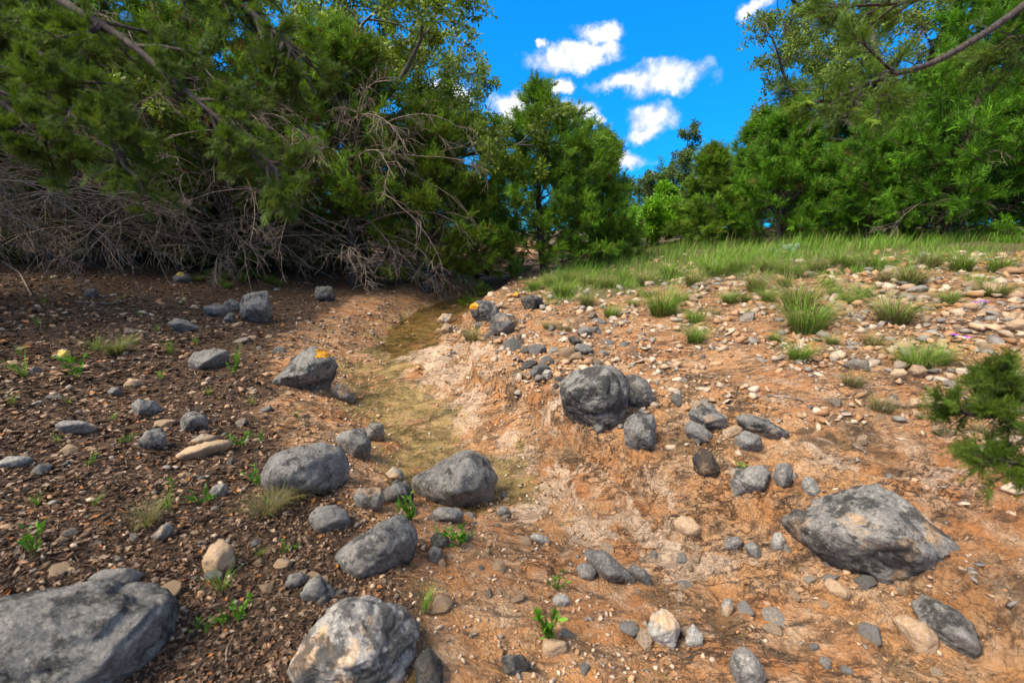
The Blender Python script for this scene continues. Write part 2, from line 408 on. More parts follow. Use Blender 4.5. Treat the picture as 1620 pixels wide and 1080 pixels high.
def to_ground(px, py):
    """where a photograph pixel meets the terrain"""
    d = ray(px, py); t = np.full(len(d), 0.9); lo = t.copy(); done = np.zeros(len(d), bool)
    while not done.all() and t.max() < 60:
        p = CAM + d * t[:, None]; done |= p[:, 2] <= ground_z(p[:, 0], p[:, 1])
        lo = np.where(done, lo, t); t = np.where(done, t, t * 1.03 + 0.01)
    hi = t.copy()
    for _ in range(9):
        m = (lo + hi) / 2; p = CAM + d * m[:, None]; b = p[:, 2] <= ground_z(p[:, 0], p[:, 1])
        hi = np.where(b, m, hi); lo = np.where(b, lo, m)
    return CAM + d * hi[:, None]

def gp(px, py):
    p = to_ground(np.array([px], float), np.array([py], float))[0]
    p[2] = ground_z(p[0], p[1])[0]; return p

def axis(dense, lo, hi, step, grow, far0, far1):
    a = list(np.arange(dense[0], dense[1], step)); s = step; v = a[-1]
    while v < far1: s *= grow; v += s; a.append(v)
    s = step; v = a[0]; b = []
    while v > far0: s *= grow; v -= s; b.append(v)
    return np.array(b[::-1] + a)
gx = axis((-3.4, 3.6), 0, 0, 0.025, 1.055, -300, 300); gy = axis((0.9, 5.2), 0, 0, 0.025, 1.028, 0.5, 400)
gy = np.concatenate([np.array([-60, -30, -15, -8, -4, -2, -1, -0.5, 0, 0.25]), gy])
X, Y = np.meshgrid(gx, gy); Z = height(X, Y)
nx, ny = len(gx), len(gy)
D = X - creek_x(Y)
def meadow_mask(x, y):
    d = x - creek_x(y)
    return sstep(-0.5, 0.5, np.minimum(y - 7.0, d - 2.1) + n2d(x, y, 0.8, 3, 77) * 1.5)
def litter_mask(x, y):
    d = x - creek_x(y)
    return sstep(0.75, 1.65, -d + n2d(x, y, 1.1, 3, 78) * 0.3 - 0.10 * np.clip(y - 3, 0, 4))
lit = litter_mask(X, Y)
alg = sstep(0.80, 0.30, np.abs(D + 0.10 + n2d(X, Y, 1.6, 3, 79) * 0.25)) * sstep(1.7, 2.6, Y) * sstep(12, 9, Y)
alg *= 1 - 0.85 * np.exp(-(((X - 0.35) / 0.35) ** 2 + ((Y - 2.1) / 0.35) ** 2))
pale = np.exp(-(((X - MOUND[0]) / 0.5) ** 2 + ((Y - MOUND[1]) / 0.6) ** 2)) * 1.1
for c, rr, aa in (((0.42, 2.08), 0.20, 1.0), ((-0.25, 4.3), 0.4, 0.75), ((0.25, 3.1), 0.3, 0.55), ((0.12, 2.75), .2, .6), ((1.9, 2.1), 0.6, 0.35), ((0.75, 1.85), 0.32, 0.7), ((-0.55, 4.6), 0.4, 0.8), ((0.1, 2.3), 0.25, 0.5)):
    pale = np.maximum(pale, aa * np.exp(-(((X - c[0]) / rr) ** 2 + ((Y - c[1]) / rr) ** 2)))
pale = np.maximum(pale, 0.60 * np.exp(-((D - 0.42) / 0.34) ** 2) * sstep(1.3, 1.9, Y) * sstep(8.5, 6.5, Y))
alg *= 1 - 0.6 * np.clip(pale, 0, 1)
alg *= 0.68; pale *= 0.85
zone = np.stack([lit, alg, meadow_mask(X, Y) * (1 - lit), np.clip(pale, 0, 1)], -1).reshape(-1, 4)
i = np.arange(ny - 1)[:, None] * nx + np.arange(nx - 1)[None]
quads = np.stack([i, i + 1, i + nx + 1, i + nx], -1).reshape(-1, 4)
ground = link('ground', mesh_from('ground', np.stack([X, Y, Z], -1).reshape(-1, 3), quads, M_GROUND, True, zone, 'zone'), kind='structure')

# thin sheet of water left standing in the far bend of the creek
wy = np.linspace(5.2, 10.4, 60); wr = []
for k, y in enumerate(wy):
    w = 0.55 * math.sin(math.pi * (k + 0.3) / 60) ** 0.5
    wr.append([(creek_x(y) + s * w + 0.05 * math.sin(7 * y), y, 0) for s in np.linspace(-1, 1, 9)])
wv = np.array(wr).reshape(-1, 3); wv[:, 2] = -0.075 + 0.012 * np.maximum(wv[:, 1] - 6.5, 0)
wi = np.arange(59)[:, None] * 9 + np.arange(8)[None]
link('water', mesh_from('water', wv, np.stack([wi, wi + 1, wi + 10, wi + 9], -1).reshape(-1, 4), M_WATER, True), kind='structure')

# ------------------------------------------------------------------ rocks
def ico(level):
    bm = bmesh.new(); bmesh.ops.create_icosphere(bm, subdivisions=level, radius=1.0)
    v = np.array([q.co[:] for q in bm.verts]); f = np.array([[q.index for q in p.verts] for p in bm.faces]); bm.free()
    return v / np.linalg.norm(v, axis=1, keepdims=True), f
ICO = {k: ico(k) for k in (1, 2, 3, 4, 5, 6)}

def radial(dirs, n, d, p):
    """rounded intersection of half spaces n.x <= d seen from the origin"""
    q = np.maximum(dirs @ n.T, 0) / d[None]
    return np.power(np.sum(np.power(q, p), 1), -1.0 / p)

def hull_planes(pts):
    bm = bmesh.new()
    for q in pts: bm.verts.new(q)
    r = bmesh.ops.convex_hull(bm, input=bm.verts)
    n, d = [], []
    bm.normal_update()
    for f in bm.faces:
        if f.calc_area() < 1e-9: continue
        nn = np.array(f.normal); dd = float(np.dot(nn, f.verts[0].co))
        if dd < 0: nn, dd = -nn, -dd
        n.append(nn); d.append(max(dd, 1e-4))
    bm.free(); return np.array(n), np.array(d)

def rock_mesh(name, n, d, level, size, seed, p=16.0, rough=1.0, mat=None):
    v, f = ICO[level]; rad = radial(v, n, d, p * 3.0); co = v * rad[:, None]
    q = co / size + seed * 7.7
    dis = fbm(q * 2.2, 3, 0.55, seed) * 0.024 + fbm(q * 7.0, 5, 0.68, seed + 9) * 0.024
    w_ = fbm(q * 1.6, 2, 0.5, seed + 31) * 2.6 + q[:, 2] * 1.5; dis += (sstep(0.0, 0.25, w_ - np.floor(w_)) - (w_ - np.floor(w_))) * 0.026   # broken ledges
    rg = 1 - np.abs(fbm(q * 3.6, 3, 0.5, seed + 20)); dis -= np.maximum(rg - 0.86, 0) * 0.17       # a few fissures
    co = co + v * (dis * size * rough)[:, None]
    return mesh_from(name, co, f, mat or M_ROCK, True), co, f

hero_co = {}
def hero(name, label, outline, depth=0.8, tan=0.3, dark=0.4, bri=1.0, seed=1, level=4, p=16.0, rough=1.0, group=None, cat='rock', sink=0.08, front=None):
    """a boulder from the outline it shows, set on the ground at the distance of its foot, with real thickness"""
    o = np.array(outline, float); c = o.mean(0); b = o[np.argsort(o[:, 1])[-2:]].mean(0)
    g = to_ground(np.array([b[0]]), np.array([min(b[1], 1130.0)]))[0]
    dc = ray(*c); L = np.linalg.norm(dc); dn = dc / L
    rb = ray(*b); ext = np.ptp(o, axis=0); tb = np.linalg.norm(g - CAM)
    size = float(np.mean(ext)) / FPX * tb * (1 / L)
    T = depth * size
    t = tb * 1.0 + sink * T
    if b[1] > c[1]:   # the foot is nearer than the middle: keep the plane through the foot's range
        t = max(t, tb)
    C = CAM + dn * t
    P = ray(o[:, 0], o[:, 1]); s = t / (P @ dn); P = CAM + P * s[:, None] - C
    rng = np.random.default_rng(seed)
    pts = [P]
    for sc, off in ((0.74, 0.36), (0.42, 0.5)):
        for sg in (-1, 1):
            k = P * (sc + rng.uniform(-0.16, 0.14, (len(P), 1))) + dn * sg * T * off * rng.uniform(0.75, 1.15, (len(P), 1))
            pts.append(k[rng.permutation(len(P))[:max(3, int(len(P) * 0.33))]])
    low = P[o[:, 1] > c[1]]; pts.append(low * 0.92 + np.array([0, 0, -0.30 * size]) + np.array([dn[0], dn[1], 0]) * 0.15 * size)      # its foot goes on into the ground
    if front is not None:
        for fx, fy, fd in front: 
            q = ray(fx, fy); pts.append((CAM + q * (t / (q @ dn)) - C - dn * fd * T)[None])
    cl = np.concatenate(pts); sh_ = cl.mean(0) * 0.6; n, d = hull_planes(cl - sh_); C = C + sh_
    me, co, f = rock_mesh(name, n, d, level + 1, size, seed, p, rough)
    ob = link(name, me, None, C, label, cat, group); ob.color = (tan, dark, bri, 1)
    hero_co[ob.name] = (co, f, C)
    return ob

def paint_on(rock, px, py, rpx, mat, name, label=None, seed=0, stretch=(1, 1)):
    """a patch of paint or lichen that follows the rock's own surface"""
    co, f, C = hero_co[rock.name]
    w = co + C; d = ray(px, py); dn = d / np.linalg.norm(d)
    dep = np.array([0, math.cos(PITCH), -math.sin(PITCH)])
    ax = (w - CAM) @ dep; u = (w - CAM)[:, 0] / ax * FPX + CX
    v = CY - ((w - CAM) @ np.array([0, math.sin(PITCH), math.cos(PITCH)])) / ax * FPX
    fc = co[f]; nr = np.cross(fc[:, 1] - fc[:, 0], fc[:, 2] - fc[:, 0])
    facing = (nr * (fc.mean(1) + C - CAM)).sum(1) < 0
    r = np.hypot((u - px) / stretch[0], (v - py) / stretch[1]) + vnoise(np.stack([u / 3.5, v / 3.5, u * 0 + seed], -1)) * rpx * 0.45
    ok = facing & (r[f].min(1) < rpx)
    if not ok.any(): return
    vid, inv = np.unique(f[ok], return_inverse=True)
    nv = co[vid] + co[vid] / np.linalg.norm(co[vid], axis=1, keepdims=True) * 0.0012
    ch = link(name, mesh_from(name, nv, inv.reshape(-1, 3), mat, True), rock)
    if label: ch['label'] = label

H = hero
# --- near left
A = H('boulder', 'large flat-topped blue-grey boulder with a crack, half sunk in brown litter', [(-60, 965), (0, 945), (70, 930), (150, 920), (238, 918), (268, 930), (284, 962), (278, 1000), (255, 1050), (215, 1110), (60, 1150), (-80, 1130)], 0.75, 0.05, 0.40, 1.0, 3, 5, 18)
H('flat_stone', 'flat grey stone lying behind the cracked flat-topped boulder', [(138, 915), (160, 901), (205, 897), (231, 908), (214, 926), (150, 928)], 0.7, 0.1, 0.25, 1.0, 4, 3)
B = H('boulder', 'pitted tan boulder with a pale blue-grey rim and black specks', [(452, 1058), (468, 1022), (508, 975), (545, 945), (582, 941), (640, 962), (663, 985), (657, 1040), (640, 1095), (560, 1110), (470, 1090)], 0.8, 0.30, 0.46, 1.75, 8, 5, 20)
H('stone', 'dark lichen-stained stone tucked beside the pitted tan boulder', [(655, 1045), (678, 1022), (700, 1045), (703, 1085), (660, 1100)], 0.8, 0.4, 0.6, 0.9, 9, 3)
Cc = H('boulder', 'smooth blue-grey boulder overhanging the gravel bar, pointed at one end', [(528, 880), (545, 860), (600, 825), (630, 811), (648, 822), (664, 850), (656, 873), (620, 900), (565, 920), (546, 908)], 0.8, 0.06, 0.38, 1.05, 12, 4, 14)
Dd = H('boulder', 'rounded blue-grey boulder at the edge of the wet creek bed', [(646, 757), (680, 736), (728, 711), (752, 709), (776, 728), (788, 760), (780, 788), (752, 799), (700, 800), (664, 785)], 0.85, 0.05, 0.36, 1.0, 15, 4, 12)
H('stone', 'small grey block leaning on the rounded creek-edge boulder', [(688, 790), (706, 771), (732, 769), (739, 792), (722, 802), (698, 800)], 0.8, 0.1, 0.3, 0.9, 16, 3)
H('stone', 'dark angular stone wedged beside the rounded creek-edge boulder', [(604, 778), (628, 757), (650, 766), (656, 784), (630, 796), (608, 794)], 0.8, 0.1, 0.45, 0.85, 17, 3)
H('stone', 'squarish grey stone with a tan underside near the creek edge', [(558, 785), (566, 771), (604, 770), (610, 790), (600, 806), (566, 804)], 0.8, 0.3, 0.3, 1.0, 18, 3)
H('flat_stone', 'long smooth grey slab in front of the rounded creek-edge boulder', [(680, 812), (694, 801), (728, 803), (736, 814), (724, 826), (690, 824)], 0.8, 0.05, 0.15, 1.15, 19, 3, 10)
H('stone', 'pale angular stone beside the dark wedged stone', [(606, 752), (622, 737), (636, 744), (642, 760), (612, 762)], 0.8, 0.45, 0.3, 1.3, 20, 3)
E = H('boulder', 'broad weathered grey boulder with dry grass in front of it', [(408, 760), (424, 726), (460, 706), (510, 700), (546, 708), (554, 745), (542, 774), (480, 784), (428, 780)], 0.85, 0.15, 0.32, 1.05, 23, 4, 14)
H('stone', 'blocky blue-grey stone behind the broad weathered boulder', [(530, 690), (548, 680), (575, 676), (587, 700), (586, 724), (560, 730), (538, 712)], 0.8, 0.1, 0.35, 1.05, 24, 3)
H('stone', 'grey stone at the creek side of the blocky blue-grey stone', [(576, 678), (588, 667), (606, 670), (609, 688), (594, 700), (578, 694)], 0.8, 0.15, 0.4, 1.0, 25, 3)
H('stone', 'rounded grey stone between the dry grass and the overhanging boulder', [(486, 822), (498, 800), (525, 797), (549, 806), (556, 826), (540, 840), (500, 840)], 0.8, 0.08, 0.15, 1.05, 26, 3, 10)
H('stone', 'pale limestone chunk behind a green grass tuft in the litter', [(318, 888), (330, 862), (350, 850), (370, 862), (373, 890), (345, 908), (322, 905)], 0.8, 0.7, 0.2, 1.35, 27, 3)
H('stone', 'angular grey and white stone beside the pitted tan boulder', [(474, 940), (490, 915), (506, 908), (528, 930), (531, 944), (500, 955), (478, 950)], 0.8, 0.3, 0.3, 1.3, 28, 3, 24)
H('stone', 'small tan and grey stone in the litter above the angular stone', [(449, 925), (458, 908), (478, 903), (484, 918), (472, 930), (455, 932)], 0.8, 0.5, 0.3, 1.1, 29, 3)
H('stone', 'half-buried white-edged grey stone in dark mulch', [(241, 848), (256, 830), (270, 826), (276, 838), (262, 852), (246, 856)], 0.7, 0.3, 0.2, 1.2, 30, 3)
H('stone', 'pale smooth oval stone among seedlings', [(330, 778), (340, 766), (356, 764), (362, 774), (352, 786), (336, 787)], 0.7, 0.2, 0.0, 1.5, 31, 3, 8)
# --- left bank
F = H('boulder', 'pointed grey boulder marked with yellow paint on its top corner', [(431, 602), (455, 578), (484, 552), (499, 549), (529, 566), (536, 580), (522, 605), (496, 615), (458, 611)], 0.9, 0.04, 0.40, 1.05, 33, 5, 20)
paint_on(F, 511, 559, 10, M_PAINT, 'paint_mark', 'smear of orange-yellow paint', 1, (1.15, 0.7))
G = H('boulder', 'upright angular grey boulder with a squared face on the leafy bank', [(378, 484), (384, 467), (403, 461), (424, 460), (429, 482), (432, 500), (415, 512), (394, 507), (378, 496)], 0.9, 0.1, 0.35, 1.0, 36, 4, 24)
H('stone', 'low grey stone on the leafy side of the upright boulder', [(320, 486), (338, 480), (358, 482), (366, 492), (350, 501), (326, 497)], 0.8, 0.15, 0.3, 1.0, 37, 3)
H('stone', 'small stone squeezed between low stone and upright boulder', [(352, 480), (366, 472), (379, 478), (378, 492), (362, 494)], 0.8, 0.15, 0.3, 0.95, 38, 3)
H('stone', 'small grey stone at the foot of the upright boulder', [(352, 506), (362, 494), (372, 496), (372, 508), (358, 510)], 0.8, 0.15, 0.3, 1.0, 39, 3)
H('flat_stone', 'grey flat slab lying in leaves below the upright boulder', [(262, 512), (278, 502), (300, 508), (320, 520), (310, 528), (284, 522)], 0.7, 0.15, 0.3, 1.0, 40, 3)
H('stone', 'domed grey stone with dry grass around it on the leafy bank', [(296, 572), (306, 557), (338, 551), (361, 554), (363, 568), (344, 580), (308, 586)], 0.8, 0.12, 0.3, 1.0, 41, 4, 12)
H('stone', 'square grey block under the dead branches near the creek', [(496, 468), (500, 453), (526, 452), (531, 470), (520, 476), (500, 475)], 0.9, 0.1, 0.4, 0.8, 42, 3, 24)
H('stone', 'dark grey block at the edge of the standing water', [(663, 452), (672, 443), (686, 443), (690, 456), (680, 464), (667, 462)], 0.9, 0.05, 0.5, 0.75, 43, 3, 22)
yl = H('stone', 'small grey stone with a yellow top below the dead branches', [(272, 438), (284, 430), (300, 433), (306, 443), (290, 447), (276, 445)], 0.9, 0.1, 0.3, 1.1, 44, 3)
paint_on(yl, 284, 431, 6, M_LICHEN, 'lichen_patch', None, 3)
yf = H('stone', 'low stone with a dull yellow face among grass on the shaded bank', [(88, 566), (92, 553), (106, 551), (116, 560), (113, 570), (98, 572)], 0.8, 0.3, 0.2, 1.1, 45, 3)
paint_on(yf, 102, 561, 9, M_LICHEN, 'lichen_patch', None, 5)
H('stone', 'dull greenish-grey stone on the dark leaf litter under the trees', [(131, 466), (138, 456), (152, 456), (157, 466), (146, 473)], 0.8, 0.2, 0.3, 0.8, 46, 3)
H('stone', 'flat-sided grey stone in bare mulch on the shaded bank', [(205, 640), (218, 630), (246, 634), (257, 648), (240, 658), (214, 654)], 0.7, 0.25, 0.35, 1.15, 47, 3)
H('stone', 'bluish cobble with a dark cap on the shaded bank', [(284, 672), (290, 654), (306, 650), (328, 656), (330, 670), (312, 682), (290, 682)], 0.8, 0.15, 0.4, 1.05, 48, 3)
H('stone', 'speckled grey cobble below the dark-capped one', [(216, 700), (230, 680), (256, 676), (266, 688), (258, 706), (236, 714)], 0.8, 0.2, 0.4, 1.2, 49, 3)
H('flat_stone', 'wide low pale grey slab on the shaded mulch', [(84, 672), (98, 664), (138, 666), (157, 674), (148, 688), (104, 684)], 0.7, 0.35, 0.2, 1.3, 50, 3)
H('flat_stone', 'long tan slab with one grey end pointing up the bank', [(278, 720), (300, 706), (350, 694), (372, 696), (366, 708), (320, 724), (288, 728)], 0.7, 0.75, 0.15, 1.3, 51, 3)
H('stone', 'small pale slab just above the long tan slab', [(300, 698), (318, 686), (345, 688), (340, 698), (312, 704)], 0.7, 0.6, 0.1, 1.3, 52, 3)
H('flat_stone', 'smooth pale grey slab at the outer edge of the mulch', [(-8, 734), (10, 722), (40, 720), (54, 724), (44, 738), (10, 742)], 0.7, 0.1, 0.05, 1.5, 53, 3, 10)
H('stone', 'small round blue-grey stone on bare mulch', [(169, 620), (176, 612), (188, 612), (194, 620), (184, 626), (173, 625)], 0.8, 0.05, 0.1, 1.25, 54, 3, 8)
H('stone', 'pale tan stone with a grass blade over it on the bank', [(192, 610), (206, 598), (222, 600), (231, 608), (214, 614)], 0.7, 0.6, 0.1, 1.25, 55, 3)
H('stone', 'grey jagged stone just uphill of the yellow-marked pointed boulder', [(454, 580), (460, 566), (478, 558), (486, 566), (470, 582)], 0.8, 0.2, 0.5, 0.8, 56, 3)
H('stone', 'clump of crusted grey stone below the yellow-marked pointed boulder', [(524, 620), (532, 606), (546, 606), (556, 622), (565, 636), (548, 642), (532, 632)], 0.8, 0.25, 0.4, 1.0, 57, 3)
# --- creek and right bank
Lr = H('boulder', 'dark grey boulder with an orange paint square, perched on the creek bank', [(742, 484), (754, 475), (774, 475), (789, 486), (791, 498), (776, 508), (756, 502), (745, 492)], 0.9, 0.08, 0.45, 0.9, 60, 4, 16, sink=0.0)
paint_on(Lr, 750, 485, 6, M_PAINT, 'paint_mark', 'square dab of orange paint', 2, (1.1, 0.8))
H('boulder', 'tan and grey blocky boulder supporting the one with orange paint', [(774, 520), (778, 500), (792, 494), (808, 498), (820, 508), (808, 524), (790, 532), (776, 530)], 0.9, 0.35, 0.4, 0.95, 61, 4)
H('boulder', 'dark flat-topped boulder sheltering under bank grass near the creek', [(822, 472), (838, 466), (858, 470), (861, 480), (846, 490), (834, 490)], 0.9, 0.2, 0.55, 0.75, 62, 3)
lq = H('stone', 'little stone with a yellow-orange face beside green bank grass', [(810, 467), (816, 461), (823, 464), (822, 471), (814, 472)], 0.8, 0.3, 0.2, 1.0, 63, 3)
paint_on(lq, 816, 465, 5, M_PAINT, 'paint_mark', None, 6)
H('flat_stone', 'pale grey domed slab in the grass where the bank starts', [(862, 436), (874, 428), (890, 427), (898, 433), (884, 440)], 0.8, 0.08, 0.2, 1.2, 64, 3, 10)
H('stone', 'pale block on the gravel hump in the creek', [(690, 506), (700, 496), (716, 496), (720, 508), (706, 514)], 0.9, 0.55, 0.2, 1.2, 65, 3)
H('stone', 'tan block below the pale one on the gravel hump', [(697, 522), (704, 512), (716, 514), (717, 526), (704, 528)], 0.9, 0.6, 0.2, 1.05, 66, 3)
Mb = H('boulder', 'large dark grey boulder with pale scar, alone on the orange bank', [(885, 618), (890, 600), (906, 586), (940, 577), (970, 579), (990, 592), (998, 610), (992, 640), (974, 684), (958, 688), (915, 656), (890, 634)], 0.85, 0.24, 0.50, 1.15, 78, 5, 20, 0.75)
H('boulder', 'dark grey wedge split from the side of the large scarred boulder', [(985, 594), (1004, 592), (1022, 600), (1037, 628), (1034, 644), (1010, 650), (988, 640)], 0.7, 0.2, 0.45, 1.05, 71, 4, 20)
H('boulder', 'cube-shaped grey stone at the foot of the large scarred boulder', [(987, 668), (1003, 654), (1034, 655), (1038, 672), (1035, 708), (1006, 714), (989, 700)], 0.9, 0.08, 0.35, 1.0, 72, 4, 26)
H('stone', 'round grey cobble in front of the large scarred boulder', [(937, 674), (946, 668), (956, 671), (956, 682), (944, 686)], 0.8, 0.1, 0.4, 0.85, 73, 3)
H('stone', 'single white stone on the ledge uphill of the scarred boulder', [(857, 592), (862, 584), (872, 585), (873, 597), (865, 603)], 0.7, 0.5, 0.0, 1.8, 74, 3)
H('stone', 'grey cobble, the roundest on the orange slope above the ledge', [(912, 524), (918, 517), (932, 517), (938, 525), (930, 532), (916, 531)], 0.8, 0.1, 0.35, 1.0, 75, 3)
H('stone', 'knobbly grey cobble just downhill of the roundest one', [(906, 550), (914, 543), (930, 545), (940, 553), (932, 562), (914, 561)], 0.8, 0.15, 0.35, 1.05, 76, 3)
H('stone', 'dark flat shard between two grey cobbles on the slope', [(897, 534), (904, 530), (924, 540), (922, 545), (906, 543)], 0.8, 0.15, 0.5, 0.85, 77, 3)
N1 = H('boulder', 'tilted grey slab with a tan broken edge, uppermost of the ledge blocks', [(1088, 655), (1100, 634), (1116, 632), (1134, 648), (1150, 662), (1150, 678), (1118, 684), (1098, 672)], 0.8, 0.45, 0.35, 1.05, 80, 4, 22)
H('boulder', 'grey slab lying against the uppermost ledge block', [(1083, 672), (1092, 664), (1112, 672), (1129, 688), (1120, 702), (1098, 694), (1084, 684)], 0.8, 0.1, 0.3, 1.0, 81, 3, 22)
H('boulder', 'long pointed grey and tan slab on the ledge', [(1162, 660), (1178, 653), (1210, 660), (1250, 684), (1240, 694), (1210, 694), (1176, 678)], 0.75, 0.4, 0.4, 1.0, 82, 4, 22)
H('boulder', 'smooth blue-grey slab under the long pointed one', [(1160, 692), (1178, 680), (1204, 690), (1208, 702), (1188, 715), (1168, 708)], 0.8, 0.08, 0.2, 1.1, 83, 3, 18)
H('boulder', 'dark mottled tan block hanging off the ledge lip', [(1094, 724), (1108, 710), (1126, 714), (1139, 744), (1134, 758), (1112, 752), (1098, 740)], 0.85, 0.55, 0.6, 0.9, 84, 4)
H('boulder', 'pale grey block with a notched top above the big right boulder', [(1152, 760), (1156, 742), (1180, 738), (1210, 734), (1221, 748), (1212, 772), (1186, 784), (1162, 784)], 0.85, 0.3, 0.3, 1.25, 85, 4, 20)
H('stone', 'smooth oval blue-grey cobble standing on end by the notched block', [(1222, 750), (1230, 732), (1246, 730), (1256, 744), (1252, 764), (1238, 774), (1226, 766)], 0.8, 0.03, 0.12, 1.2, 86, 3, 8)
H('stone', 'bluish stone split in two lobes near the tip of big boulder', [(1266, 764), (1272, 752), (1288, 756), (1299, 776), (1292, 786), (1274, 780)], 0.7, 0.1, 0.15, 1.4, 87, 3)
O = H('boulder', 'huge wedge-shaped grey and tan boulder lying on bare orange clay', [(1227, 822), (1250, 802), (1300, 795), (1345, 772), (1372, 762), (1402, 770), (1470, 815), (1516, 862), (1524, 885), (1518, 912), (1430, 934), (1385, 926), (1330, 894), (1275, 862)], 0.7, 0.36, 0.42, 1.2, 90, 5, 22, 0.8, front=((1400, 800, 0.25), (1385, 850, 0.55), (1300, 838, 0.42), (1450, 870, 0.5)))
Pp = H('boulder', 'blue-grey wedge with a bright edge downhill of the huge boulder', [(1441, 952), (1460, 939), (1518, 964), (1545, 990), (1556, 1030), (1540, 1050), (1495, 1025), (1452, 985)], 0.8, 0.18, 0.35, 1.15, 91, 4, 22)
H('stone', 'cream curved slab beside the blue-grey wedge', [(1408, 975), (1430, 970), (1466, 985), (1486, 1010), (1482, 1036), (1456, 1040), (1438, 1005)], 0.7, 0.75, 0.1, 1.35, 92, 3, 12)
H('stone', 'smooth tan rod-shaped stone under the huge boulder', [(1302, 922), (1310, 912), (1330, 920), (1348, 936), (1344, 948), (1330, 950), (1312, 936)], 0.7, 0.8, 0.05, 1.2, 93, 3, 10)
H('stone', 'large milky white stone in the foreground gravel', [(1023, 994), (1032, 970), (1048, 961), (1066, 972), (1077, 994), (1066, 1028), (1046, 1020), (1026, 1006)], 0.8, 0.35, 0.0, 1.85, 94, 4, 16)
H('stone', 'milky white triangular stone beside the largest white one', [(1083, 1018), (1088, 994), (1096, 984), (1114, 1006), (1112, 1022), (1094, 1024)], 0.7, 0.25, 0.0, 1.8, 95, 3, 18)
H('stone', 'grey-topped white stone low in the foreground gravel', [(1153, 1052), (1160, 1030), (1178, 1021), (1200, 1040), (1214, 1070), (1200, 1092), (1160, 1082)], 0.85, 0.2, 0.35, 1.4, 96, 4)
H('stone', 'grey tent-shaped stone with sharp ridge', [(926, 884), (938, 868), (956, 870), (985, 895), (1009, 918), (1000, 926), (960, 920), (936, 898)], 0.85, 0.08, 0.15, 1.0, 97, 4, 26)
H('stone', 'pale flake leaning on the tent-shaped stone', [(936, 874), (942, 872), (958, 894), (967, 908), (962, 920), (948, 912), (944, 894)], 0.5, 0.5, 0.1, 1.4, 98, 3)
H('stone', 'rounded tan and grey cobble beside the tent-shaped stone', [(910, 898), (920, 888), (936, 892), (945, 904), (938, 918), (920, 916)], 0.85, 0.4, 0.2, 1.1, 99, 3, 12)
H('stone', 'dark curved stone on the creek side of the tent-shaped stone', [(990, 900), (1002, 892), (1020, 900), (1032, 916), (1030, 932), (1014, 918)], 0.8, 0.1, 0.3, 0.9, 100, 3)
H('stone', 'smooth pinkish oval pebble alone on scoured clay', [(1064, 824), (1076, 814), (1096, 818), (1111, 836), (1106, 848), (1086, 848), (1070, 838)], 0.8, 0.75, 0.0, 1.35, 101, 3, 8)
H('stone', 'smooth light-blue oval pebble near the tip of huge boulder', [(1218, 856), (1224, 842), (1236, 840), (1244, 854), (1238, 870), (1224, 872)], 0.7, 0.0, 0.0, 1.6, 102, 3, 7)
H('stone', 'bluish pebble with a hollow, first of a short row', [(1142, 862), (1152, 848), (1170, 848), (1177, 858), (1166, 868), (1148, 870)], 0.7, 0.1, 0.25, 1.3, 103, 3, 10)
H('stone', 'grey pebble next to the hollow one in a short row', [(1176, 862), (1186, 855), (1200, 862), (1206, 880), (1198, 888), (1184, 874)], 0.7, 0.15, 0.2, 1.15, 104, 3, 10)
H('stone', 'cream upright pebble below the short row', [(1140, 958), (1146, 946), (1158, 946), (1161, 962), (1152, 978), (1142, 972)], 0.8, 0.4, 0.05, 1.5, 105, 3, 9)
H('stone', 'greenish-brown stone near the bottom gravel', [(792, 1040), (806, 1034), (828, 1034), (838, 1052), (824, 1068), (800, 1068)], 0.8, 0.35, 0.45, 0.8, 106, 3, 20)
H('stone', 'chunky cream block at the foot of a leafy seedling', [(857, 1022), (860, 1008), (880, 1012), (898, 1014), (897, 1030), (876, 1042), (858, 1040)], 0.8, 0.7, 0.15, 1.2, 107, 3, 26)
H('stone', 'small white stone in gravel above the creek-side seedling', [(873, 948), (880, 938), (896, 938), (903, 952), (892, 960), (878, 958)], 0.7, 0.3, 0.0, 1.7, 108, 3, 12)
H('stone', 'dark knobbly stone in the gravel bar', [(680, 852), (690, 840), (706, 842), (712, 856), (700, 866), (684, 866)], 0.8, 0.2, 0.45, 0.85, 109, 3)
H('stone', 'grey-brown block standing in the gravel bar', [(678, 872), (686, 862), (700, 868), (700, 886), (690, 893), (678, 888)], 0.8, 0.2, 0.3, 0.95, 110, 3, 20)
H('stone', 'flat white stone at the wet edge of the gravel bar', [(836, 848), (846, 842), (864, 848), (873, 858), (866, 864), (848, 856)], 0.6, 0.3, 0.0, 1.8, 111, 3)
H('stone', 'round blue-grey cobble where gravel meets scoured clay', [(786, 808), (792, 799), (804, 801), (808, 812), (798, 819), (788, 816)], 0.8, 0.05, 0.1, 1.05, 112, 3, 9)
Vv = H('boulder', 'rounded tan boulder with a grey cap on the upper clay slope', [(1457, 640), (1462, 624), (1478, 617), (1496, 622), (1500, 636), (1490, 650), (1468, 650)], 0.9, 0.75, 0.1, 1.25, 113, 4, 14)
H('stone', 'rounded tan stone touching the grey-capped tan boulder', [(1435, 640), (1440, 630), (1452, 629), (1459, 638), (1450, 646), (1438, 645)], 0.85, 0.85, 0.0, 1.35, 114, 3, 10)
H('stone', 'smooth pale tan cobble, lower of a pair beside flattened grass', [(1406, 592), (1414, 583), (1430, 583), (1437, 591), (1428, 599), (1412, 599)], 0.85, 0.8, 0.0, 1.45, 115, 3, 9)
H('stone', 'rough tan cobble, upper of a pair beside flattened grass', [(1436, 586), (1444, 576), (1460, 577), (1469, 586), (1460, 596), (1442, 596)], 0.85, 0.7, 0.1, 1.15, 116, 3, 12)
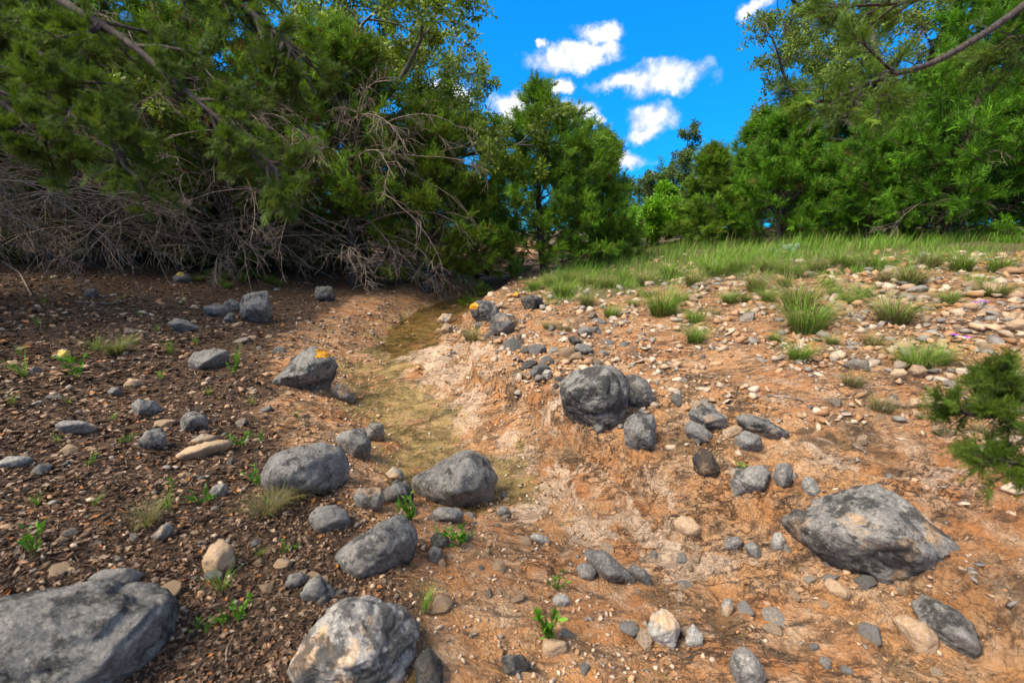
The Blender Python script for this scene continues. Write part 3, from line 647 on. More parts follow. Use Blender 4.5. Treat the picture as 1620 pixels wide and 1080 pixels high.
H('flat_stone', 'flat bluish slab among the pale rubble near a straw tuft', [(1430, 461), (1440, 454), (1464, 451), (1472, 456), (1456, 463)], 0.8, 0.1, 0.1, 1.25, 117, 3)
H('stone', 'tan angular stone below the rubble near the straw tuft', [(1456, 508), (1464, 498), (1474, 500), (1472, 510), (1462, 514)], 0.8, 0.8, 0.0, 1.25, 118, 3)
H('stone', 'broad tan stone near the edge of the rubble slope', [(1590, 516), (1600, 506), (1618, 504), (1630, 512), (1624, 524), (1598, 524)], 0.8, 0.75, 0.05, 1.2, 119, 3)
H('stone', 'half-buried pale tan stone behind the leaning sapling', [(1535, 652), (1548, 646), (1570, 648), (1578, 656), (1560, 662), (1540, 660)], 0.7, 0.75, 0.0, 1.35, 120, 3)

# --- loose stones, each an object, scattered over the banks
rng = np.random.default_rng(42)
def random_planes(rng, n=13):
    nn = rng.normal(size=(n, 3)); nn /= np.linalg.norm(nn, axis=1, keepdims=True)
    nn = np.concatenate([nn, np.eye(3), -np.eye(3)]); dd = rng.uniform(0.62, 1.0, len(nn)); dd[-6:] = 1.0
    return nn, dd
stone_me = [rock_mesh('stone', *random_planes(rng), 4, 1.0, 200 + k, rng.uniform(9, 24))[0] for k in range(14)]
def loose(n, sampler, smin, smax, label, group, cols, name='stone'):
    pts = np.concatenate([sampler(rng) for _ in range(6)])[:n]
    for p in pts:
        s = smin * (smax / smin) ** (rng.random() ** 1.9)
        o = link(name, stone_me[rng.integers(len(stone_me))], None, None, label, 'stone', group)
        sc = np.array([rng.uniform(0.8, 1.3), rng.uniform(0.7, 1.05), rng.uniform(0.55, 0.95)]) * s / 2
        o.location = (p[0], p[1], float(ground_z(p[0], p[1])[0]) + sc[2] * rng.uniform(-0.1, 0.45)); o.scale = sc
        o.rotation_euler = (rng.normal() * 0.3, rng.normal() * 0.3, rng.uniform(0, 6.28))
        c = cols[rng.integers(len(cols))]; j = rng.uniform(0.85, 1.2)
        o.color = (c[0], c[1], c[2] * j, 1)
def px_sampler(x0, x1, y0, y1, test=None):
    """an even spread over the part of the bank that shows stones"""
    def f(rng):
        p = to_ground(rng.uniform(x0, x1, 60), rng.uniform(y0, y1, 60))
        return p if test is None else p[test(p)]
    return f
right = lambda p: p[:, 0] - creek_x(p[:, 1]) > 0.95
left = lambda p: p[:, 0] - creek_x(p[:, 1]) < -1.0
PALE = [(0.75, 0.05, 1.35), (0.9, 0.1, 1.25), (0.4, 0.1, 1.5), (0.85, 0.05, 1.05), (0.6, 0.1, 1.6)]
GREY = [(0.12, 0.3, 1.15), (0.45, 0.3, 1.1), (0.2, 0.1, 1.45), (0.7, 0.15, 1.2)]
loose(62, px_sampler(0, 560, 520, 960, left), 0.035, 0.10, 'small loose limestone stone scattered on the brown leaf litter', 'loose stones on the littered bank', PALE + GREY[:1])
loose(20, px_sampler(150, 640, 445, 560, left), 0.06, 0.15, 'small stone strewn on the leafy bank below dead branches', 'stones below the dead branches', GREY + PALE[:2])
loose(60, px_sampler(880, 1620, 500, 700, right), 0.045, 0.15, 'loose stone scattered on the bare orange slope below the grass', 'loose stones on the orange slope', PALE + GREY)
loose(64, px_sampler(1000, 1620, 420, 520, right), 0.07, 0.24, 'pale rubble stone on the stony strip between the grass tufts', 'rubble stones between the grass tufts', PALE, 'rubble_stone')
loose(26, px_sampler(780, 1010, 490, 600, right), 0.07, 0.2, 'grey cobble crusted together with others along the creek ledge', 'cobbles along the creek ledge', GREY, 'cobble')
loose(30, px_sampler(600, 860, 740, 960), 0.03, 0.09, 'small cobble on the orange gravel bar beside the grey boulders', 'cobbles on the gravel bar', GREY + PALE[:2], 'cobble')
loose(44, px_sampler(880, 1500, 860, 1070), 0.035, 0.085, 'pale cobble set in the foreground clay below the big wedge boulder', 'cobbles in the foreground clay', [(0.35, 0.0, 1.75), (0.15, 0.05, 1.6), (0.55, 0.0, 1.6), (0.2, 0.2, 1.3)], 'cobble')
loose(16, px_sampler(690, 745, 482, 530), 0.08, 0.2, 'pale stone of the gravel hump in the creek bend', 'stones of the gravel hump', PALE, 'rubble_stone')

def ledge_sampler(rng):
    t_ = rng.uniform(0, 4, 60); kx = (768, 800, 832, 862, 890); ky = (520, 536, 556, 580, 602)
    return to_ground(np.interp(t_, range(5), kx) + rng.normal(0, 9, 60), np.interp(t_, range(5), ky) + rng.normal(0, 9, 60))
loose(30, ledge_sampler, 0.06, 0.20, 'dark grey stone jutting from the broken lip of the creek ledge', 'stones in the ledge lip', [(0.15, 0.5, 0.95), (0.3, 0.4, 1.0), (0.1, 0.35, 1.1)], 'cobble')

# ------------------------------------------------------------------ gravel, litter
def sample_view(n, x0, x1, y0, y1, rng):
    p = to_ground(rng.uniform(x0, x1, n), rng.uniform(y0, y1, n)); p[:, 2] = ground_z(p[:, 0], p[:, 1])
    # jitter so that the spread does not follow the lens
    p[:, :2] += rng.normal(0, 0.03, (n, 2)) * np.linalg.norm(p[:, :2], axis=1, keepdims=True) * 0.3
    p[:, 2] = ground_z(p[:, 0], p[:, 1]); return p
gt = []
for k in range(6):
    bm = bmesh.new()
    for q in rng.normal(size=(9, 3)): bm.verts.new(q / np.linalg.norm(q) * rng.uniform(0.8, 1.05))
    bmesh.ops.convex_hull(bm, input=bm.verts); bmesh.ops.delete(bm, geom=[q for q in bm.verts if not q.link_faces], context='VERTS')
    bmesh.ops.triangulate(bm, faces=bm.faces); bm.verts.index_update()
    gt.append((np.array([q.co[:] for q in bm.verts]), np.array([[q.index for q in p_.verts] for p_ in bm.faces]))); bm.free()
def gravel(name, label, P, smin, smax, palette, far=1.0):
    n = len(P); parts, tints = [], []
    dist = np.linalg.norm(P - CAM, axis=1)
    s = smin * (smax / smin) ** (rng.random(n) ** 3.0) * np.clip(dist / 2.6, 0.7, 3.0) ** far
    kind = rng.integers(0, len(gt), n); pal = np.array(palette); c = pal[rng.integers(0, len(pal), n)] * rng.uniform(0.75, 1.2, (n, 1))
    for k in range(len(gt)):
        w = kind == k
        d = np.stack([rng.normal(size=w.sum()), rng.normal(size=w.sum()), rng.normal(size=w.sum()) * 0.25], -1)
        rot = frames(d, rng, np.array([[0, 0, 1.0]]) + rng.normal(0, 0.3, (w.sum(), 3)))
        sc = np.stack([s[w] * 0.5 * rng.uniform(0.8, 1.4, w.sum()), s[w] * 0.5, s[w] * 0.5 * rng.uniform(0.4, 0.8, w.sum())], -1)
        # columns are along, side, up
        v, f = scatter(gt[k][0], gt[k][1], P[w] + np.array([0, 0, 1.0]) * (s[w] * 0.08)[:, None], rot, sc)
        parts.append((v, f)); tints.append(np.repeat(c[w], len(gt[k][0]), 0))
    v, f = merge(parts)
    return link(name, mesh_from(name, v, f, M_GRAVEL, False, np.concatenate(tints)), kind='stuff', label=label, cat='gravel')
PG_L = [(0.36, 0.23, 0.145), (0.42, 0.31, 0.22), (0.24, 0.15, 0.09), (0.20, 0.17, 0.145), (0.30, 0.165, 0.09), (0.17, 0.10, 0.06)]
PG_R = [(0.42, 0.28, 0.175), (0.46, 0.36, 0.27), (0.34, 0.18, 0.085), (0.24, 0.21, 0.18), (0.40, 0.23, 0.125), (0.44, 0.33, 0.235)]
P = sample_view(11000, -60, 640, 430, 1080, rng); dd = P[:, 0] - creek_x(P[:, 1])
P = P[(dd < -0.55) & (n2d(P[:, 0], P[:, 1], 1.4, 3, 90) + rng.normal(0, 0.3, len(P)) > -0.18)]
gravel('gravel', 'fine pale gravel strewn through the leaf litter of the shaded bank', P, 0.007, 0.046, PG_L)
P = sample_view(21000, 780, 1680, 400, 820, rng); dd = P[:, 0] - creek_x(P[:, 1])
P = P[(dd > 0.85) & (1.3 * n2d(P[:, 0], P[:, 1], 1.1, 3, 91) + rng.normal(0, 0.25, len(P)) - 0.30 * sstep(3.6, 2.0, P[:, 1]) + 0.1 + 0.40 * sstep(2.5, 5, P[:, 1]) - 0.18 > -0.1)]
gravel('gravel', 'pale gravel scattered over the bare orange slope', P, 0.009, 0.080, PG_R)
P = sample_view(7500, 560, 1650, 760, 1085, rng)
P = P[(n2d(P[:, 0], P[:, 1], 2.0, 3, 92) + rng.normal(0, 0.25, len(P)) - 0.55 * sstep(0.3, 0.7, P[:, 0]) + 0.35 * (P[:, 0] < 0.35) > -0.05)]
gravel('gravel', 'fine crumbly gravel on the foreground bar', P, 0.006, 0.045, PG_R)
P = sample_view(3500, 480, 860, 440, 740, rng); dd = P[:, 0] - creek_x(P[:, 1])
P = P[(np.abs(dd) > 0.35 + 0.2 * rng.normal(size=len(P))) & (np.abs(dd) < 1.5)]
gravel('gravel', 'gravel along both edges of the wet creek bed', P, 0.010, 0.036, PG_R)

# dry leaves and twig bits
n = 30000; P = sample_view(n, -60, 640, 425, 1085, rng); P = P[rng.random(n) < litter_mask(P[:, 0], P[:, 1]) * 0.98 + 0.02]; n = len(P)
lv = np.array([[-0.5, 0, 0], [0, -0.28, 0.10], [0.5, 0, 0.02], [0, 0.28, 0.10]]); lf = np.array([[0, 1, 2], [0, 2, 3]])
rot = frames(np.stack([rng.normal(size=n), rng.normal(size=n), rng.normal(size=n) * 0.3], -1), rng, np.array([[0, 0, 1.0]]) + rng.normal(0, 0.45, (n, 3)))
dist = np.linalg.norm(P - CAM, axis=1); s = rng.uniform(0.012, 0.034, n) * np.clip(dist / 2.2, 0.9, 2.5)
slim = rng.random(n) < 0.5
sc = np.stack([s * np.where(slim, 1.7, 1.0), s * np.where(slim, 0.22, 1.0), s], -1)
v, f = scatter(lv, lf, P + np.array([0, 0, 0.006]), rot, sc)
pal = np.array([(0.05, 0.030, 0.020), (0.10, 0.058, 0.036), (0.17, 0.10, 0.06), (0.25, 0.18, 0.125), (0.035, 0.022, 0.016), (0.30, 0.12, 0.04)])
c = pal[rng.choice(len(pal), n, p=(0.3, 0.27, 0.17, 0.11, 0.12, 0.03))] * rng.uniform(0.75, 1.25, (n, 1))
link('leaf_litter', mesh_from('leaf_litter', v, f, M_LITTER, False, np.repeat(c, 4, 0)), kind='stuff', label='brown dry leaves and twig bits covering the shaded bank', cat='leaf litter')

# ------------------------------------------------------------------ grass
def blades(n, rng, hmin, hmax, spread, lean, width, straw, base_r=0.05, segs=3):
    """a clump of n curved blades around the origin -> verts, faces, tints"""
    a = rng.uniform(0, 2 * math.pi, n); r = base_r * np.sqrt(rng.random(n))
    base = np.stack([r * np.cos(a), r * np.sin(a), np.zeros(n) - 0.02], -1)
    a2 = a + rng.normal(0, 0.7, n); h = rng.uniform(hmin, hmax, n); out = h * spread * rng.uniform(0.2, 1.0, n)
    ln = np.asarray(lean)
    t = np.linspace(0, 1, segs + 1)
    dirh = np.stack([np.cos(a2), np.sin(a2)], -1) * out[:, None] + ln * h[:, None]
    droop = rng.uniform(0.0, 0.6, n) * np.where(rng.random(n) < 0.3, 1.4, 1.0)
    c = np.zeros((n, segs + 1, 3))
    c[:, :, :2] = base[:, None, :2] + dirh[:, None, :] * (t ** 1.7)[None, :, None]
    c[:, :, 2] = base[:, 2:3] + h[:, None] * (t[None] - droop[:, None] * t[None] ** 2.6)
    side = np.stack([-np.sin(a2 + rng.normal(0, .6, n)), np.cos(a2), np.zeros(n)], -1)
    w = width * rng.uniform(0.6, 1.3, n)[:, None] * (1 - t[None] ** 1.5 * 0.92)
    L_ = c - side[:, None] * w[:, :, None]; R_ = c + side[:, None] * w[:, :, None]
    v = np.stack([L_, R_], 2).reshape(n, -1, 3)
    k = np.arange(segs) * 2
    q = np.stack([k, k + 1, k + 3, k + 2], -1)
    f = (q[None] + (np.arange(n) * (segs + 1) * 2)[:, None, None]).reshape(-1, 4)
    green = np.array([0.14, 0.29, 0.025]); gold = np.array([0.34, 0.27, 0.12]); grey = np.array([0.15, 0.115, 0.075])
    m = rng.random(n); col = np.where((m < straw)[:, None], np.where((rng.random(n) < 0.5)[:, None], gold, grey), green * rng.uniform(0.7, 1.5, (n, 1)) * np.array([1, 1, 1]) + np.array([0.03, 0, 0]) * rng.random((n, 1)))
    tint = np.repeat(col[:, None], (segs + 1) * 2, 1)
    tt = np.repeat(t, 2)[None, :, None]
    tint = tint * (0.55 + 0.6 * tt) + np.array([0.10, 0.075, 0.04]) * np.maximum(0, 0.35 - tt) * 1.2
    return v.reshape(-1, 3), f, tint.reshape(-1, 3)

tuft_me = {}
def tuft(px, py, hpx, kind, label, group=None, name='grass_tuft'):
    p = gp(px, py); d = np.linalg.norm(p - CAM) / np.linalg.norm(ray(px, py)); hgt = hpx / FPX * d
    key = (kind, int(rng.integers(4)))
    if key not in tuft_me:
        r_ = np.random.default_rng(hash(kind) % 1000 + key[1] if False else sum(map(ord, kind)) + key[1])
        cfg = {'green': (560, 0.30, 1.05, 1.25, 0.0045, 0.30, 0.22), 'straw': (560, 0.3, 1.0, 1.35, 0.0045, 0.62, 0.18), 'dry': (380, 0.3, 0.9, 1.3, 0.004, 0.85, 0.24),
               'tall': (160, 0.55, 1.05, 0.55, 0.005, 0.25, 0.14), 'thin': (40, 0.5, 1.0, 0.7, 0.006, 0.12, 0.07)}[kind]
        n_, h0, h1, sp, w, st, br = cfg
        v, f, t = blades(n_, r_, h0, h1, sp, r_.normal(0, 0.10, 2), w * 1.1, st, br)
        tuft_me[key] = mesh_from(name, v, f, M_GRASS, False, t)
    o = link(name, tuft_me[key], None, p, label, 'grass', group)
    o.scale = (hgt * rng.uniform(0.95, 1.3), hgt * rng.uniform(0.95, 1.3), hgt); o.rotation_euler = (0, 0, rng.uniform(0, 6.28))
    return o
tuft(1048, 498, 70, 'green', 'leafy green bunch of grass, first on the slope beyond the scarred boulder')
tuft(1100, 540, 42, 'green', 'rounded green grass tuft below the first green bunch on the slope')
tuft(1098, 510, 34, 'green', 'small olive tuft just uphill of the rounded green tuft')
tuft(1275, 525, 88, 'green', 'largest green and straw grass clump on the stony strip')
tuft(1262, 490, 80, 'straw', 'straw-streaked grass clump merging into the largest clump')
tuft(1412, 512, 78, 'straw', 'shaggy straw-brown bunchgrass beside the flat bluish slab')
tuft(1440, 452, 58, 'straw', 'brown-based grass bunch uphill of the shaggy bunchgrass')
tuft(1195, 460, 52, 'straw', 'dark straw-based tuft at the meadow edge')
tuft(966, 502, 34, 'green', 'small upright green tuft on the clay above the cobbles')
tuft(928, 484, 38, 'straw', 'pale straw and green tuft near the bank lip')
tuft(890, 468, 40, 'green', 'fresh green tuft where the bank meets the creek')
tuft(868, 520, 26, 'dry', 'tiny dry tuft near the ledge cobbles')
tuft(893, 524, 22, 'dry', 'tiny pale tuft beside the dry ledge tuft')
tuft(746, 538, 40, 'dry', 'dead brown tuft hanging under the perched boulder with orange paint')
tuft(1262, 570, 48, 'green', 'loose green tuft on bare clay in mid slope')
tuft(1350, 610, 44, 'dry', 'grey dead tuft on the clay above the tan boulder')
tuft(1395, 650, 44, 'dry', 'dark matted dead tuft beside the rounded tan stones')
tuft(1450, 582, 62, 'green', 'flattened mat of green grass behind the pair of tan cobbles')
tuft(1480, 575, 50, 'green', 'sprawling green grass next to the flattened mat')
tuft(1380, 546, 40, 'dry', 'small grey-green tuft between bunchgrass and flattened mat')
tuft(1345, 480, 34, 'green', 'low leafy grass clump amid the pale rubble')
tuft(1155, 480, 34, 'green', 'small green clump amid rubble near the meadow edge')
tuft(1180, 500, 26, 'thin', 'thin green wisp of grass on the rubble strip')
tuft(1556, 690, 46, 'dry', 'scraggly dry tuft behind the leaning sapling')
tuft(1590, 600, 60, 'dry', 'grey stemmy dead clump on the far slope behind the sapling')
tuft(1570, 470, 48, 'straw', 'straw tuft on the rubble below the big cedar')
tuft(1310, 455, 30, 'green', 'little green tuft in pale rubble under the meadow')
for q in ((1020, 452, 40), (1060, 440, 42), (1095, 452, 40), (1130, 436, 44), (1165, 430, 40), (1215, 432, 46), (1250, 440, 50), (1290, 430, 44), (1330, 425, 50), (1385, 428, 48), (1470, 425, 52), (1520, 428, 50), (1580, 430, 48), (960, 455, 34), (985, 445, 36), (930, 452, 32), (900, 446, 30), (870, 452, 30), (845, 458, 28)):
    tuft(*q, ('green', 'straw')[int(q[0] * 7 % 3 == 0)], 'green bunch grass along the ragged front edge of the meadow', 'bunch grass at the meadow edge')
for q in ((1025, 470, 26), (1075, 478, 30), (1130, 500, 26), (1215, 476, 34), (1240, 455, 36), (1300, 505, 30), (1320, 468, 28), (1365, 470, 34), (1000, 485, 22), (1180, 478, 24), (1225, 540, 24), (1315, 545, 26), (1500, 480, 34), (1545, 455, 36), (1400, 445, 36)):
    tuft(*q, ('green', 'straw', 'dry')[q[0] % 3], 'small grass tuft scattered over the stony slope', 'small tufts on the stony slope')
for q in ((440, 800, 60), (420, 812, 48), (470, 790, 46)): tuft(*q, 'dry', 'dry wispy tuft of a brown clump before the broad weathered boulder', 'dry grass before the weathered boulder')
tuft(352, 935, 70, 'thin', 'spiky green grass tuft in front of the pale limestone chunk')
tuft(185, 560, 46, 'straw', 'straw-coloured grass tuft on the shaded leafy bank')
tuft(150, 556, 44, 'thin', 'thin green tuft beside the yellow-faced stone')
tuft(40, 596, 50, 'thin', 'thin green tuft in dark litter at the outer shaded bank')
tuft(270, 560, 40, 'thin', 'sparse green tuft beside the domed grey stone')
tuft(375, 575, 44, 'thin', 'green weedy grass on the creek side of the domed stone')
tuft(232, 828, 54, 'dry', 'dry brown tuft beside the half-buried white-edged stone')
tuft(265, 805, 54, 'thin', 'fine green tuft rising from dry mulch')
tuft(672, 968, 66, 'thin', 'thin straw stalks growing beside the pitted boulder')
for q in ((355, 442, 20), (385, 445, 22), (410, 440, 20), (330, 436, 16), (440, 452, 18), (370, 436, 18), (395, 433, 18), (345, 450, 18), (315, 445, 16), (425, 446, 20), (360, 456, 16)): tuft(*q, 'green', 'short green grass patch on the bank under the dead branches', 'grass under the dead branches')
for q in ((150, 470, 18), (195, 475, 16), (290, 480, 18), (250, 525, 20), (60, 515, 24), (20, 640, 26), (110, 640, 22), (460, 600, 20), (90, 700, 26), (180, 665, 22), (330, 625, 22), (400, 640, 24), (255, 600, 24), (310, 545, 22), (215, 545, 22), (30, 560, 26), (70, 480, 18), (220, 500, 18), (150, 800, 30), (60, 800, 30), (410, 880, 30), (470, 660, 22)): tuft(*q, 'thin', 'sparse low green grass sprouting from the shaded litter', 'sparse grass on the shaded bank')

# the meadow on top of the bank
def meadow(name, label, n, x0, x1, y0, y1, hmin, hmax, straw, width, seed, thin=None):
    r_ = np.random.default_rng(seed)
    x = r_.uniform(x0, x1, n); y = y0 + (y1 - y0) * r_.random(n) ** 1.7
    m = meadow_mask(x, y); cl = n2d(x, y, 1.5, 2, seed)
    ok = (r_.random(n) < np.clip(m * (0.45 + 1.7 * cl), 0, 1)); x, y = x[ok], y[ok]; n = len(x)
    v, f, t = blades(n, r_, hmin, hmax, 0.6, (0.05, 0.0), width, straw, 0.001, 2)
    k = len(v) // n
    hs = (0.75 + 0.7 * n2d(x, y, 0.9, 2, seed + 1) + 0.25 * r_.random(n)) * (0.45 + 0.55 * meadow_mask(x, y) * sstep(6.5, 10, y))
    v = v.reshape(n, k, 3) * hs[:, None, None]; v[:, :, 0] += x[:, None]; v[:, :, 1] += y[:, None]; v[:, :, 2] += ground_z(x, y)[:, None]
    yel = (0.5 + 0.5 * n2d(x, y, 0.5, 2, seed + 5))[:, None, None]
    t = t.reshape(n, k, 3) * (np.array([1.15, 1.12, 1.0]) * yel + np.array([0.85, 1.0, 0.8]) * (1 - yel))
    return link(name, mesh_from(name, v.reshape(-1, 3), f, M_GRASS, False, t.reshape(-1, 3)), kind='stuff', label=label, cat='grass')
meadow('meadow_grass', 'fresh green grass covering the top of the bank', 150000, 0.2, 15, 6.0, 17, 0.15, 0.46, 0.20, 0.0045, 5)
meadow('meadow_grass', 'taller straw seed stalks rising out of the bank meadow', 6000, 0.3, 16, 6.6, 18, 0.4, 0.8, 0.6, 0.0035, 6)

# ------------------------------------------------------------------ trees
def spray_template(n_side, width, length, ang, rng, sub=False):
    """a flat feathery spray of scale-leaf branchlets along +x, unit length"""
    qs = []
    def strip(a, b, w):
        d = b - a; s = np.cross(d, np.array([rng.normal() * 0.6, rng.normal() * 0.6, 1.0])); s /= np.linalg.norm(s)
        qs.append(np.array([a - s * w * 0.8, a + d * 0.25 + s * w * 1.1, b]))
    strip(np.zeros(3), np.array([1.0, 0, 0.08]), width)
    for k in range(n_side):
        for sg in (-1, 1):
            x = 0.08 + 0.8 * (k + rng.uniform(-0.3, 0.3)) / n_side
            l = length * (1 - 0.55 * x) * rng.uniform(0.7, 1.2); a = ang * rng.uniform(0.7, 1.25)
            st = np.array([x, 0, 0.08 * x]); e = st + l * np.array([math.cos(a), sg * math.sin(a), rng.normal() * 0.35])
            strip(st, e, width * rng.uniform(0.8, 1.2))
            if sub:
                for u in (0.35, 0.65):
                    s2 = st + (e - st) * u; a2 = a * rng.uniform(0.1, 0.5)
                    strip(s2, s2 + 0.45 * l * np.array([math.cos(a2), sg * math.sin(a2) * rng.choice((-1, 1)), rng.normal() * 0.4]), width * 0.8)
    v = np.concatenate(qs); f = np.arange(len(v)).reshape(-1, 3)
    return v, f

def polylines(start, dirs, length, n, rng, bend_up=0.0, wob=0.12, droop=0.0):
    """start (T,3), dirs (T,3), length (T,) -> (T,n,3)"""
    T = len(start); d = dirs / np.linalg.norm(dirs, axis=1, keepdims=True); P = np.zeros((T, n, 3)); P[:, 0] = start
    st = (length / (n - 1))[:, None]
    for k in range(1, n):
        d = d + rng.normal(0, wob, (T, 3)); d[:, 2] += bend_up / n - droop * k / n / n * 2
        d /= np.linalg.norm(d, axis=1, keepdims=True); P[:, k] = P[:, k - 1] + d * st
    return P

def sub_branches(P, m, s0, s1, lmin, lmax, ang, rng, n=5, up=0.15, **kw):
    """m side branches on each polyline"""
    T, k, _ = P.shape; s = rng.uniform(s0, s1, (T, m)) * (k - 1)
    i0 = np.minimum(s.astype(int), k - 2); fr = (s - i0)[..., None]; ti = np.arange(T)[:, None]
    st = P[ti, i0] * (1 - fr) + P[ti, i0 + 1] * fr; tg = P[ti, i0 + 1] - P[ti, i0]; tg /= np.maximum(np.linalg.norm(tg, axis=2, keepdims=True), 1e-9)
    r = rng.normal(size=tg.shape); r -= (r * tg).sum(-1, keepdims=True) * tg; r[..., 2] *= 0.6; r /= np.linalg.norm(r, axis=-1, keepdims=True)
    a = ang * rng.uniform(0.6, 1.2, (T, m, 1)); d = tg * np.cos(a) + r * np.sin(a); d[..., 2] += up
    L_ = rng.uniform(lmin, lmax, (T, m)) * (1.1 - 0.6 * s / (k - 1))
    return polylines(st.reshape(-1, 3), d.reshape(-1, 3), L_.ravel(), n, rng, **kw), (s / (k - 1)).ravel()

def foliage(P, per, size, tmpl, rng, base, var=0.35, yellow=0.15, upb=0.25, s0=0.15, brown=0.0):
    T, k, _ = P.shape; s = rng.uniform(s0, 1.0, (T, per)) * (k - 1)
    i0 = np.minimum(s.astype(int), k - 2); fr = (s - i0)[..., None]; ti = np.arange(T)[:, None]
    pos = (P[ti, i0] * (1 - fr) + P[ti, i0 + 1] * fr).reshape(-1, 3); tg = (P[ti, i0 + 1] - P[ti, i0]).reshape(-1, 3)
    tg /= np.maximum(np.linalg.norm(tg, axis=1, keepdims=True), 1e-9)
    d = tg + rng.normal(0, 0.55, tg.shape); d[:, 2] += upb
    n = len(pos); rot = frames(d, rng)
    sc = size * rng.uniform(0.7, 1.3, n)
    kinds = rng.integers(0, len(tmpl), n); parts, tints = [], []
    clump = np.repeat(rng.normal(0, 0.22, T), per)
    br = rng.random(n) < brown
    for q in range(len(tmpl)):
        w = kinds == q
        v, f = scatter(tmpl[q][0], tmpl[q][1], pos[w], rot[w], sc[w]); parts.append((v, f))
        c = np.array(base)[None] * np.exp(rng.normal(0, var, (w.sum(), 1)) * 0.6 + clump[w][:, None]) * (1 + np.array([yellow * 2.2, yellow, 0]) * rng.random((w.sum(), 1)))
        c = np.where(br[w][:, None], np.array([[0.16, 0.07, 0.025]]), c)
        tints.append(np.repeat(c, len(tmpl[q][0]), 0))
    v, f = merge(parts); return v, f, np.concatenate(tints)

TR = np.random.default_rng(7)
SPRAY = [spray_template(5, 0.036, 0.52, 0.65, TR) for _ in range(4)]
SPRAY_FINE = [spray_template(6, 0.030, 0.50, 0.7, TR, True) for _ in range(4)]
def leaf_cluster(n, rng, asp=0.5):
    qs = []
    for k in range(n):
        d = rng.normal(size=3); d /= np.linalg.norm(d); s = np.cross(d, rng.normal(size=3)); s /= np.linalg.norm(s)
        a = d * rng.uniform(0.05, 0.6); l = rng.uniform(0.35, 0.55)
        qs.append(np.array([a, a + d * l * 0.5 - s * l * asp * 0.5, a + d * l, a + d * l * 0.5 + s * l * asp * 0.5]))
    v = np.concatenate(qs); return v, np.arange(len(v)).reshape(-1, 4)
LEAFC = [leaf_cluster(9, TR) for _ in range(4)]
FEATHER = [leaf_cluster(12, TR, 0.28) for _ in range(4)]

def dead_branches(root, tp, tz, n, zlo, zhi, lmin, lmax, rng, az0=0.0, azw=math.pi, droop=1.2):
    """bare grey limbs, each a part of its own"""
    for k in range(n):
        zz = rng.uniform(zlo, zhi); st = np.array([[np.interp(zz, tz, tp[:, 0]), np.interp(zz, tz, tp[:, 1]), zz]])
        a = az0 + rng.uniform(-azw, azw); d = np.array([[math.cos(a), math.sin(a), rng.uniform(0.0, 0.55)]])
        L_ = np.array([rng.uniform(lmin, lmax)])
        P0 = polylines(st, d, L_, 12, rng, wob=0.10, droop=droop)
        P1, _ = sub_branches(P0, 13, 0.15, 1.0, 0.35, 1.15, 0.8, rng, 7, 0.0, wob=0.16, droop=droop * 0.7)
        P2, _ = sub_branches(P1, 4, 0.2, 1.0, 0.12, 0.45, 0.8, rng, 4, 0.0, wob=0.2, droop=0.4)
        tp_ = lambda P_, a_, b_: np.broadcast_to(np.linspace(a_, b_, P_.shape[1])[None], P_.shape[:2])
        v, f = merge([tubes(P0, tp_(P0, rng.uniform(0.012, 0.024), 0.004), 4), tubes(P1, tp_(P1, 0.0065, 0.003), 3), tubes(P2, tp_(P2, 0.0038, 0.0022), 3)])
        link('dead_branch', mesh_from('dead_branch', v, f, M_DEAD, True), root)

